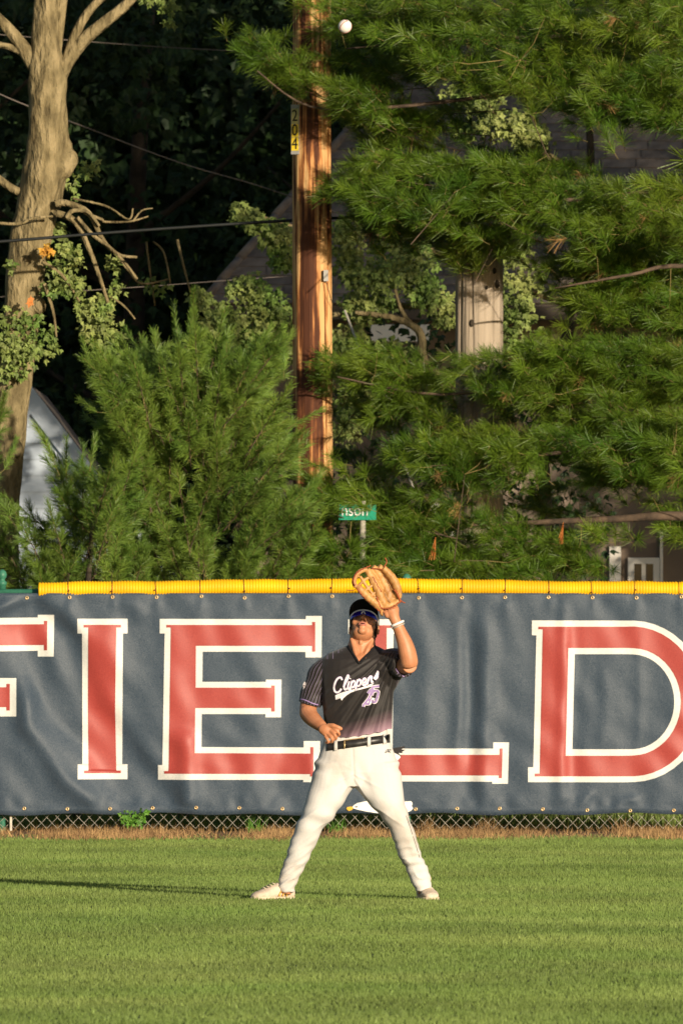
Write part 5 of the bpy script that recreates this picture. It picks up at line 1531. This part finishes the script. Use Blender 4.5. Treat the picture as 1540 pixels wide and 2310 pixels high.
    top = [hp(-0.081, 0.01, 0.022)] + top + [hp(0.081, 0.01, 0.022)]
    V, Fc = tube(top, 0.0046, 8); add('frame', V, Fc, MT['frame_white'], parent=gl)
    V, Fc = tube(spline([hp(-0.011, -0.108, 0.004), hp(-0.005, -0.117, 0.016), hp(0.005, -0.117, 0.016), hp(0.011, -0.108, 0.004)], 4), 0.0036, 8); add('nose_bridge', V, Fc, MT['frame_white'], parent=gl)
    # wristbands
    for (a, m, r) in (((895.5, 1407, -0.25), 'rubber_white', 0.0075), ((898, 1412.5, -0.25), 'steel', 0.0042)):
        c = Q(*a); ax = unit(Q(891, 1399, -0.25) - Q(901, 1422, -0.25))
        b1 = unit(np.cross(ax, [0, 1, 0])); b2 = np.cross(ax, b1)
        ring = [c + 0.0345 * (math.cos(t) * b1 * 1.04 + math.sin(t) * b2) for t in np.linspace(0, 2 * math.pi, 25)]
        V, Fc = tube(ring, r, 8, caps=False, ref=ax); add('wristband', V, Fc, MT[m], parent=body)

    # ---------------- jersey
    sl_l = spline([Q(752, 1500, 0.01), Q(726, 1515, 0.012), Q(709, 1550, 0.015), Q(697, 1590, 0.012)], 4)
    sl_r = spline([Q(862, 1500, 0.0), Q(880, 1494, -0.045), Q(897, 1494, -0.105), Q(913, 1499, -0.17)], 4)
    parts = [loft([hring(*t) for t in TORSO])]
    parts.append(tube(sl_l, np.interp(np.linspace(0, 1, 13), [0, 0.3, 0.7, 1], [0.060, 0.066, 0.064, 0.067]), 20))
    parts.append(tube(sl_r, np.interp(np.linspace(0, 1, 13), [0, 0.4, 1], [0.072, 0.080, 0.078]), 20))
    parts.append(loft([hring(1560, 820, 888, 0.0, 0.08), hring(1530, 830, 905, -0.03, 0.09), hring(1512, 838, 918, -0.06, 0.09), hring(1495, 845, 915, -0.06, 0.08)]))
    V, Fc = remesh(parts, 0.0052, 4)
    N = normals(V, Fc)
    px, py = px_of(V)
    # pulled folds fan out from the raised shoulder
    ang = np.arctan2(py - 1440, px - 905); rad = np.hypot(px - 905, py - 1440)
    front = np.clip(-N[:, 1] * 1.5, 0, 1)
    reg = 1 / (1 + np.exp(-(ang - 1.55) * 9)) * 1 / (1 + np.exp((ang - 2.46) * 9))
    fold = np.sin(ang * 46 + 0.8 * np.sin(rad * 0.03) + 0.6 * np.sin(ang * 13)) + 0.5 * np.sin(ang * 83 + 1.3)
    amp = 0.0058 * reg * np.clip(rad / 130, 0.25, 1.1) * front
    V = V + N * (amp * fold)[:, None]
    # softer drapes on the left side and sleeve creases
    soft = 0.004 * np.sin((px * 0.06 - py * 0.035) + np.sin(py * 0.02)) * np.clip((800 - px) / 60, 0, 1) * np.clip((py - 1500) / 60, 0, 1) * front
    V = V + N * soft[:, None]
    slv = np.clip((722 - px) / 12, 0, 1)
    V = V + N * (0.004 * slv * np.sin(py * 0.16 + px * 0.07))[:, None]
    # blouse over the belt: hem slants up to the right; neck opening in a V
    px, py = px_of(V)
    hem = np.interp(px, [700, 740, 765, 813, 855, 884, 930], [1672, 1669, 1666, 1660, 1652, 1643, 1636]) + 1.3 * np.sin(px * 0.25)
    torso_zone = (px > 729)
    vn_l = (783, 1452); vn_c = (810, 1493); vn_r = (849, 1452)
    line = np.where(px < vn_c[0], vn_l[1] + (px - vn_l[0]) * (vn_c[1] - vn_l[1]) / (vn_c[0] - vn_l[0]), vn_c[1] + (px - vn_c[0]) * (vn_r[1] - vn_c[1]) / (vn_r[0] - vn_c[0]))
    cut = (py < line - 0.0) & (px > vn_l[0] - 2) & (px < vn_r[0] + 2) & (V[:, 1] < PD + 0.02)
    cut |= (py > hem) & torso_zone
    # snap the rim to the lines for a clean edge
    near = (~cut) & (np.abs(py - line) < 2.2) & (px > vn_l[0]) & (px < vn_r[0]) & (V[:, 1] < PD + 0.02)
    V[near, 2] -= ((line - py)[near]) * PD / F_PX * 1.0
    near = (~cut) & (np.abs(py - hem) < 2.2) & torso_zone
    V[near, 2] -= ((hem - py)[near]) * PD / F_PX * 1.0
    keep = [f for f in Fc if not any(cut[i] for i in f)]
    jer = add('jersey', V, keep, MT['jersey'], parent=body)
    bv0 = BVHTree.FromPolygons([Vector(v) for v in V], keep)
    rim = []
    for xx, yy in [(785, 1456), (789, 1463), (796, 1473), (803, 1484), (810, 1494), (818, 1485), (828, 1475), (838, 1464), (846, 1456)]:
        w_ = Vector(Q(xx, yy + 2.2, 0)); dr_ = (w_ - Vector((0, 0, CAM_Z))).normalized()
        h_ = bv0.ray_cast(Vector((0, 0, CAM_Z)), dr_)
        rim.append(np.array(h_[0]) - np.array(dr_) * 0.003 if h_[0] is not None else np.array(Q(xx, yy, -0.07)))
    Vr, Fr = tube(spline(rim, 4), 0.0075, 8)
    add('collar', Vr, Fr, MT['cap'], parent=jer)
    me = jer.data
    px, py = px_of(V)
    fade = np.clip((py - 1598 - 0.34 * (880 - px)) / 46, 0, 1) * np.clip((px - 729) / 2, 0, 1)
    # pinstripes round the sleeves
    def axis_angle(sp):
        a, b = np.asarray(sp[3]), np.asarray(sp[-1]); t = unit(b - a)
        e1 = unit(np.cross(t, [0, -1, 0.2])); e2 = np.cross(t, e1)
        w_ = V - a
        return np.arctan2(w_ @ e2, w_ @ e1), w_ @ t / np.linalg.norm(b - a)
    aL, tL = axis_angle(sl_l); aR, tR = axis_angle(sl_r)
    isL = (px < 727) | ((px < 760) & (py < 1486)); isR = (px > 893) | ((px > 862) & (py < 1472))
    stripe = np.where(isR, aR, aL) * 21 / (2 * math.pi) + 5
    sh = (px >= 727) & (px < 770) & (py < 1500)
    stripe = np.where(sh, px / 12.5, stripe)
    smask = np.where(isL | isR | ((px < 772) & (py < 1468 + (772 - px) * 0.55)), 0.5, 0.0) * np.where(py > 1640, 0, 1)
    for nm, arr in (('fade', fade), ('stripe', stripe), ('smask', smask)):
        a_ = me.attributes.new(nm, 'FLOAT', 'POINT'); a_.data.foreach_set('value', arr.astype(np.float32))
    dg_V = [Vector(v) for v in V]
    bvh = BVHTree.FromPolygons(dg_V, keep)
    eye = Vector((0, 0, CAM_Z))
    def project(pts, bv, lift):
        out = []
        for p in pts:
            w_ = Vector(Q(p[0], p[1], 0)); dr = (w_ - eye).normalized()
            h = bv.ray_cast(eye, dr)
            if h[0] is None:
                out.append(np.array(Q(p[0], p[1], -0.13)))
            else:
                out.append(np.array(h[0] - dr * lift))
        return out
    def ribbon(pts, w, sub=4):
        pts = [np.array(p, float) for p in pts]
        sp = spline([np.array([p[0], p[1], 0]) for p in pts], sub)
        L, Rr = [], []
        for i in range(len(sp)):
            t = sp[min(i + 1, len(sp) - 1)] - sp[max(i - 1, 0)]; t = t / (np.linalg.norm(t) + 1e-9)
            n_ = np.array([-t[1], t[0], 0])
            L.append((sp[i] + n_ * w / 2)[:2]); Rr.append((sp[i] - n_ * w / 2)[:2])
        return L, Rr
    def strokes(name, lines, w, m, lift, bv, parent, sub=4, label=None):
        Vs, Fs = [], []
        for k, ln in enumerate(lines):
            L, Rr = ribbon(ln, w, sub)
            b0 = len(Vs)
            Vs += project(L + Rr, bv, lift + k * 0.0004)
            n = len(L)
            Fs += [(b0 + i, b0 + i + 1, b0 + n + i + 1, b0 + n + i) for i in range(n - 1)]
        return add(name, Vs, Fs, m, parent=parent, label=label, smooth=False)
    def poly_decal(name, poly, m, lift, bv, parent, label=None):
        # triangulated patch dense enough to follow the cloth
        bm = bmesh.new(); vs = [bm.verts.new((p[0], p[1], 0)) for p in poly]; bm.faces.new(vs)
        bmesh.ops.triangulate(bm, faces=bm.faces)
        for ax in (0, 1):
            lo = min(p[ax] for p in poly); hi = max(p[ax] for p in poly); v = lo + 2
            while v < hi:
                bmesh.ops.bisect_plane(bm, geom=bm.verts[:] + bm.edges[:] + bm.faces[:], dist=1e-5, plane_co=(v, 0, 0) if ax == 0 else (0, v, 0), plane_no=(1, 0, 0) if ax == 0 else (0, 1, 0))
                v += 4
        bm.verts.index_update()
        co = [(v.co.x, v.co.y) for v in bm.verts]; fs = [tuple(v.index for v in f.verts) for f in bm.faces]; bm.free()
        return add(name, project(co, bv, lift), fs, m, parent=parent, smooth=False, label=label)
    c4 = lambda pts: [(700 + x / 7.0, 1470 + y / 7.0) for x, y in pts]
    script = [
        [(500, 450), (478, 408), (430, 425), (392, 485), (372, 560), (385, 625), (425, 645), (465, 620), (488, 585)],
        [(520, 560), (560, 480), (602, 400), (590, 375), (562, 430), (535, 520), (532, 580), (552, 600), (580, 575)],
        [(612, 470), (592, 545), (600, 590), (630, 565)], [(624, 430), (630, 420)],
        [(655, 460), (635, 560), (618, 640)], [(648, 500), (680, 462), (705, 490), (690, 545), (655, 570)],
        [(745, 440), (722, 540), (705, 620)], [(738, 480), (770, 440), (795, 470), (780, 525), (745, 550)],
        [(818, 500), (860, 480), (878, 440), (850, 425), (822, 465), (825, 520), (858, 530), (895, 490)],
        [(915, 410), (905, 470), (898, 520)], [(908, 460), (935, 400), (965, 395), (960, 440), (965, 480), (990, 465)],
        [(1000, 430), (1035, 380), (1062, 310), (1060, 370), (1050, 410), (1015, 440)]]
    lt = strokes('team_lettering', [c4(s) for s in script], 3.6, MT['letter_white'], 0.0045, bvh, jer, label='white script team name across the chest')
    strokes('lettering_outline', [c4(s) for s in script], 5.4, MT['letter_purple'], 0.002, bvh, jer)
    poly_decal('lettering_swash', c4([(392, 690), (470, 655), (560, 625), (680, 595), (800, 570), (900, 535), (985, 495), (1005, 490), (965, 550), (880, 575), (760, 605), (640, 645), (570, 690), (520, 735), (492, 775), (475, 735), (440, 715), (398, 762)]), MT['letter_white'], 0.0045, bvh, jer)
    num = [[(905, 660), (955, 600), (962, 640), (925, 730), (850, 830)], [(835, 870), (850, 825), (930, 820), (940, 745)],
           [(1085, 545), (985, 560), (985, 600), (968, 690)], [(968, 660), (1010, 620), (1070, 630), (1065, 690), (1030, 790), (980, 790), (990, 730)]]
    strokes('jersey_number', [c4(s) for s in num], 7.2, MT['letter_white'], 0.002, bvh, jer)
    strokes('number_fill', [c4(s) for s in num], 4.8, MT['letter_purple'], 0.0045, bvh, jer)
    # sleeve band
    strokes('sleeve_band', [[(676, 1577), (684, 1578), (695, 1582), (706, 1587), (718, 1590)]], 2.2, MT['letter_purple'], 0.002, bvh, jer)
    strokes('sleeve_band', [[(893, 1508), (896, 1514), (902, 1520), (912, 1527)]], 2.0, MT['letter_purple'], 0.002, bvh, jer)
    poly_decal('sleeve_patch', [(683, 1545), (687, 1537), (690, 1541), (687, 1552), (683, 1556)], MT['letter_white'], 0.002, bvh, jer)

    # ---------------- pants
    parts = [loft([hring(*t) for t in PELV]), loft([hring(*t) for t in LEG_L]), loft([hring(*t) for t in LEG_R])]
    V, Fc = remesh(parts, 0.0055, 5)
    N = normals(V, Fc); px, py = px_of(V)
    lower = np.clip((py - 1860) / 90, 0, 1); left = px < 797
    s = np.where(left, px * 0.05 + py * 0.21, -px * 0.07 + py * 0.20)
    V = V + N * (0.0034 * lower * np.sin(s + 2.2 * np.sin(py * 0.045 + px * 0.06)) * (0.6 + 0.4 * np.sin(px * 0.09)) + 0.0022 * lower * np.sin(s * 1.7 + px * 0.16))[:, None]
    kn = np.exp(-((py - 1845) / 28) ** 2)
    V = V + N * (0.004 * kn * np.sin((px * np.where(left, -0.05, 0.05) + py * 0.13)))[:, None]
    cr = np.exp(-((px - 797) / 40) ** 2) * np.exp(-((py - 1775) / 40) ** 2)
    V = V + N * (0.004 * cr * np.sin(np.abs(px - 797) * 0.22 - py * 0.09))[:, None]
    hipw = np.exp(-((py - 1725) / 18) ** 2) * (np.exp(-((px - 710) / 25) ** 2) + np.exp(-((px - 900) / 22) ** 2))
    V = V + N * (0.008 * hipw * np.sin(py * 0.22))[:, None]
    def ridge(u):
        return (1 - np.abs(np.sin(u))) ** 3
    V = V + N * (0.0075 * lower * ridge(s * 0.5 + 1.6 * np.sin(px * 0.055 + py * 0.03)) * (0.5 + 0.5 * np.sin(px * 0.13 + py * 0.05)))[:, None]
    V = V + N * (0.006 * kn * ridge((px * np.where(left, 0.05, -0.05) + py * 0.075)))[:, None]
    pull = np.exp(-((py - 1770) / 32) ** 2) * np.exp(-(np.abs(px - 797) / 60) ** 2)
    V = V + N * (0.007 * pull * ridge(np.arctan2(py - 1742, np.abs(px - 797) + 8) * 6.5))[:, None]
    wob = 0.0018 * np.sin(px * 0.05 + py * 0.04) + 0.0014 * np.sin(px * 0.11 - py * 0.07)
    V = V + N * wob[:, None]
    # calf seam ridge and fly
    fly = np.exp(-((px - (795 + (py - 1690) * 0.05)) / 2.2) ** 2) * np.clip((1765 - py) / 20, 0, 1) * np.clip((py - 1685) / 8, 0, 1) * (N[:, 1] < 0)
    V = V - N * (0.0035 * fly)[:, None]
    pan = add('pants', V, Fc, MT['pants'], parent=body)
    bvp = BVHTree.FromPolygons([Vector(v) for v in V], Fc)
    strokes('side_piping', [[(915.5, 1840), (926.5, 1872), (937, 1905), (946, 1935)]], 1.0, MT['belt'], 0.001, bvp, pan)
    strokes('brand_mark', [[(868, 1698), (872, 1692), (876, 1690), (874, 1694), (869, 1699)], [(874, 1698), (878, 1691), (881, 1691), (879, 1695), (876, 1695), (881, 1699)]], 1.2, MT['belt'], 0.002, bvp, pan)
    # belt: band round the waist, slanting up to the right
    def waist(px_, lift):
        return None
    def band(name, x0, x1, half, m, lift, parent, n=26, y_off=0):
        Vs = []
        for xx in np.linspace(x0, x1, n):
            yc = 1677 - 0.135 * (xx - 794) + y_off
            rr = project([(xx, yc - half), (xx, yc + half)], bvp, lift)
            Vs += rr
        Fs = [(2 * i, 2 * i + 1, 2 * i + 3, 2 * i + 2) for i in range(n - 1)]
        o = add(name, Vs, Fs, m, parent=parent)
        so = o.modifiers.new('t', 'SOLIDIFY'); so.thickness = 0.003; so.offset = 0
        return o
    belt = band('belt', 737, 879, 9.2, MT['belt'], 0.006, body, 50)
    for xx in (757, 832, 868):
        band('belt_loop', xx - 3.6, xx + 3.6, 11.5, MT['pants'], 0.011, belt, 5)
    band('buckle', 775, 778.5, 9.8, MT['brass'], 0.0095, belt, 4)
    band('buckle', 776, 822, 0.9, MT['brass'], 0.0095, belt, 10, y_off=-9.4)
    band('belt_end', 778, 824, 8.6, MT['belt'], 0.009, belt, 16)

    # ---------------- shoes
    def shoe(axis0, axis1, prof, lacepts, stripes, lab):
        """rings along heel -> toe: (t, half width, height, lift)"""
        a, b = np.array(axis0), np.array(axis1)
        t = b - a; Ls = np.linalg.norm(t); t = t / Ls
        s = np.array([t[1], -t[0], 0]); s /= np.linalg.norm(s)
        rings = []
        for tt, hw, h, bot in prof:
            r = []
            for k in range(20):
                th = 2 * math.pi * k / 20
                cs, sn = math.cos(th), math.sin(th)
                zz = bot + (h - bot) * (0.5 + 0.5 * math.copysign(abs(sn) ** 0.75, sn))
                wd = hw * (1.0 if sn < 0.2 else (1 - 0.42 * (sn - 0.2)))
                r.append(a + t * Ls * tt + s * wd * math.copysign(abs(cs) ** 0.8, cs) + np.array([0, 0, zz]))
            rings.append(r)
        V, Fc = remesh([loft(rings)], 0.005, 3)
        N_ = normals(V, Fc)
        V = V + N_ * (0.0012 * np.sin(V @ t * 120))[:, None]
        o = add('shoe', V, Fc, MT['shoe'], parent=body)
        # sole
        rs = []
        for tt, hw, h, bot in prof:
            c = a + t * Ls * tt
            rs.append([c + s * hw * 1.05 * sgn + np.array([0, 0, z]) for sgn, z in ((-1, 0.0), (1, 0.0), (1, 0.016), (-1, 0.016))])
        V, Fc = loft(rs); add('sole', V, Fc, MT['sole'], parent=o, smooth=False)
        return o, a, t, s, Ls
    prof = [(0.0, 0.020, 0.060, 0.012), (0.05, 0.032, 0.088, 0.006), (0.22, 0.037, 0.096, 0.004), (0.40, 0.040, 0.094, 0.004), (0.55, 0.044, 0.078, 0.004), (0.72, 0.049, 0.062, 0.003), (0.86, 0.046, 0.050, 0.004), (0.95, 0.035, 0.038, 0.006), (1.0, 0.016, 0.026, 0.010)]
    h0 = Q(661, 2030, 0.09); t0 = Q(569, 2030, -0.075); h0[2] = t0[2] = 0.002
    sh1, a, t, s, Ls = shoe(h0, t0, prof, None, None, 'l')
    for k in range(4):
        c = a + t * Ls * (0.50 + 0.075 * k) + np.array([0, 0, 0.092 - 0.008 * k])
        V, Fc = tube([c + s * 0.02 - np.array([0, 0, 0.005]), c + np.array([0, 0, 0.002]), c - s * 0.02 - np.array([0, 0, 0.005])], 0.003, 6); add('lace', V, Fc, MT['shoe'], parent=sh1)
    sgn = 1 if (s[1] < 0) else -1
    for k in range(3):
        c = a + t * Ls * (0.28 + 0.09 * k) + s * sgn * 0.046
        V, Fc = tube([c + np.array([0, 0, 0.018]), c + t * -0.02 - s * sgn * 0.006 + np.array([0, 0, 0.052])], 0.0055, 6, squash=(1, 0.8)); add('gold_stripe', V, Fc, MT['gold'], parent=sh1)
    h1 = Q(948, 2030, 0.13); t1 = Q(976, 2030, -0.13); h1[2] = t1[2] = 0.002
    sh2, a, t, s, Ls = shoe(h1, t1, prof, None, None, 'r')
    for k in range(5):
        c = a + t * Ls * (0.42 + 0.075 * k) + np.array([0, 0, 0.100 - 0.010 * k])
        V, Fc = tube([c + s * 0.022 - np.array([0, 0, 0.006]), c + np.array([0, 0, 0.002]), c - s * 0.022 - np.array([0, 0, 0.006])], 0.003, 6); add('lace', V, Fc, MT['shoe'], parent=sh2)
    c = a + t * Ls * 0.46 + np.array([0, 0, 0.102])
    for sg in (-1, 1):
        lp = [c, c + s * sg * 0.014 + np.array([0, -0.012, 0.028]), c + s * sg * 0.026 + np.array([0, -0.02, 0.022]), c + s * sg * 0.02 + np.array([0, -0.02, -0.002]), c]
        V, Fc = tube(spline(lp, 5), 0.0024, 6); add('lace_bow', V, Fc, MT['gold' if 0 else 'sole'], parent=sh2)
person()

def glove():
    base = Q(878, 1372, -0.25)
    root = empty('baseball_glove', base, 'tan leather baseball glove with red-brown laces held open above his cap', 'glove')
    X = lambda L: [Q(*p) for p in L]
    def finger(pts, radii, sq=(1, 1)):
        sp = spline(X(pts), 4)
        rr = np.interp(np.linspace(0, 1, len(sp)), np.linspace(0, 1, len(radii)), [r / PXM for r in radii])
        return tube(sp, rr, 14, squash=sq)
    # palm bowl and heel
    palm = [ellipsoid(Q(879, 1356, -0.262), (0.052, 0.022, 0.036), np.array(Matrix.Rotation(math.radians(20), 3, 'Y'))),
            finger([(862, 1369, -0.285), (872, 1368, -0.283), (884, 1364, -0.280), (899, 1354, -0.275)], [6.5, 7, 7, 6.5]),
            finger([(866, 1350, -0.258), (876, 1335, -0.246), (884, 1320, -0.24)], [14, 13, 12], (0.6, 1)),
            finger([(868, 1366, -0.285), (856, 1340, -0.288), (842, 1310, -0.292), (827, 1284, -0.300)], [9, 10, 10.5, 7]),
            finger([(880, 1350, -0.258), (868, 1322, -0.254), (853, 1294, -0.268), (841, 1278, -0.288)], [10, 10, 9, 6]),
            finger([(890, 1348, -0.258), (882, 1318, -0.252), (868, 1292, -0.264), (854, 1278, -0.288)], [10, 10, 9, 6.5]),
            finger([(899, 1350, -0.275), (897, 1330, -0.282), (884, 1303, -0.288), (864, 1281, -0.296)], [6, 9, 9.5, 7]),
            finger([(861, 1374, -0.285), (846, 1361, -0.298), (826, 1343, -0.306), (806, 1322, -0.308)], [7, 9.5, 9.5, 6.5])]
    V, Fc = remesh(palm, 0.0045, 2)
    N = normals(V, Fc)
    px, py = px_of(V)
    u_ = (px - 880) * 0.87 + (py - 1330) * 0.5
    V = V + N * (0.0012 * np.sin(u_ * 0.5) * (N[:, 1] < 0))[:, None]
    add('palm_and_fingers', V, Fc, MT['leather'], parent=root)
    # creased pocket lining between the fingers
    V, Fc = remesh([finger([(888, 1340, -0.275), (878, 1318, -0.268), (862, 1294, -0.276), (850, 1283, -0.288)], [3.2, 3.6, 3.2, 2.4]), finger([(884, 1362, -0.288), (872, 1350, -0.283), (868, 1338, -0.28)], [2.4, 2.8, 2.0])], 0.004, 1)
    add('pocket', V, Fc, MT['leather_dark'], parent=root)
    # web between thumb and first finger
    web = []
    web.append(finger([(803, 1325, -0.310), (798, 1313, -0.312), (804, 1297, -0.312), (814, 1288, -0.308), (828, 1284, -0.304)], [5, 5.5, 5.5, 5.5, 5]))
    web.append(finger([(808, 1322, -0.312), (822, 1308, -0.308), (838, 1300, -0.300)], [3.2, 3.4, 3.2]))
    web.append(finger([(820, 1335, -0.312), (834, 1324, -0.305), (846, 1316, -0.297)], [3.2, 3.4, 3.2]))
    web.append(finger([(834, 1347, -0.308), (844, 1338, -0.300), (853, 1330, -0.295)], [3, 3, 3]))
    web.append(finger([(812, 1300, -0.312), (822, 1316, -0.310), (834, 1332, -0.304), (846, 1346, -0.298)], [3.4, 3.6, 3.4, 3]))
    V, Fc = remesh(web, 0.0035, 1)
    add('web', V, Fc, MT['leather'], parent=root)
    # lacing along heel, thumb and finger ends
    def lace(pts, r=1.5, wig=0.0, n=5):
        sp = spline(X(pts), n)
        if wig:
            for i, q in enumerate(sp):
                q[2] += wig * (1 if i % 2 else -1)
        V, Fc = tube(sp, r / PXM, 6); add('lace', V, Fc, MT['lace'], parent=root)
    lace([(860, 1372, -0.305), (872, 1373, -0.304), (886, 1369, -0.300), (902, 1357, -0.292)], 1.6, 0.0035, 5)
    lace([(849, 1345, -0.318), (853, 1358, -0.312), (859, 1372, -0.306)], 1.8, 0.002, 5)
    lace([(804, 1327, -0.325), (818, 1344, -0.322), (838, 1362, -0.312), (858, 1381, -0.295)], 1.7, 0.0025, 6)
    lace([(800, 1320, -0.328), (796, 1312, -0.328), (803, 1294, -0.328), (818, 1284, -0.322), (836, 1276, -0.306)], 1.5, 0.003, 6)
    lace([(838, 1282, -0.305), (850, 1283, -0.305), (862, 1285, -0.310)], 1.3)
    lace([(840, 1300, -0.320), (852, 1322, -0.314), (860, 1335, -0.310)], 1.0, 0.002, 4)
    lace([(889, 1330, -0.300), (895, 1338, -0.304), (899, 1348, -0.298), (903, 1358, -0.285)], 2.4, 0.003, 4)
    lace([(866, 1278, -0.30), (872, 1268, -0.29), (868, 1258, -0.29)], 1.4)
    lace([(872, 1280, -0.30), (878, 1294, -0.30), (884, 1302, -0.29), (890, 1300, -0.29)], 1.8)
    lace([(902, 1352, -0.28), (908, 1358, -0.28), (914, 1360, -0.28)], 1.3)
    lace([(802, 1328, -0.31), (795, 1332, -0.31), (781, 1331, -0.31)], 0.8)
    V, Fc = tube(X([(860, 1372, -0.29), (859, 1383, -0.275), (862, 1388, -0.262)]), [4 / PXM, 4 / PXM, 3 / PXM], 8)
    add('wrist_strap', V, Fc, MT['leather'], parent=root)
glove()

def baseball():
    c = P(778, 59.5, 62.0)
    R = 0.0372
    nu, nv = 40, 24
    V, Fc = ellipsoid((0, 0, 0), (R, R, R), nu=nu, nv=nv)
    o = add('baseball', V + c, Fc, MT['ball'], base=c)
    tag(o, 'white baseball falling in the air above the fielder', 'baseball')
    Rm = np.array(Matrix.Rotation(0.9, 3, 'Y') @ Matrix.Rotation(0.5, 3, 'X') @ Matrix.Rotation(0.4, 3, 'Z'))
    pts = []
    for k in range(121):
        t = 2 * math.pi * k / 120
        al = 0.44
        x = math.sin(math.pi / 2 - (math.pi / 2 - al) * math.cos(t)) * math.cos(t / 2 + al * math.sin(2 * t))
        p = np.array([math.cos(math.pi / 2 - (math.pi / 2 - al) * math.cos(t)), 0, 0])
        A = math.pi / 2 - (math.pi / 2 - al) * math.cos(2 * t)
        B = t + al * 0.75 * math.sin(4 * t) * 0
        q = np.array([math.sin(A) * math.cos(B), math.sin(A) * math.sin(B), math.cos(A)])
        pts.append(c + Rm @ q * (R + 0.0003))
    V, Fc = tube(pts, 0.0017, 5, caps=False)
    add('seam', V, Fc, MT['stitch'], parent=o)
baseball()
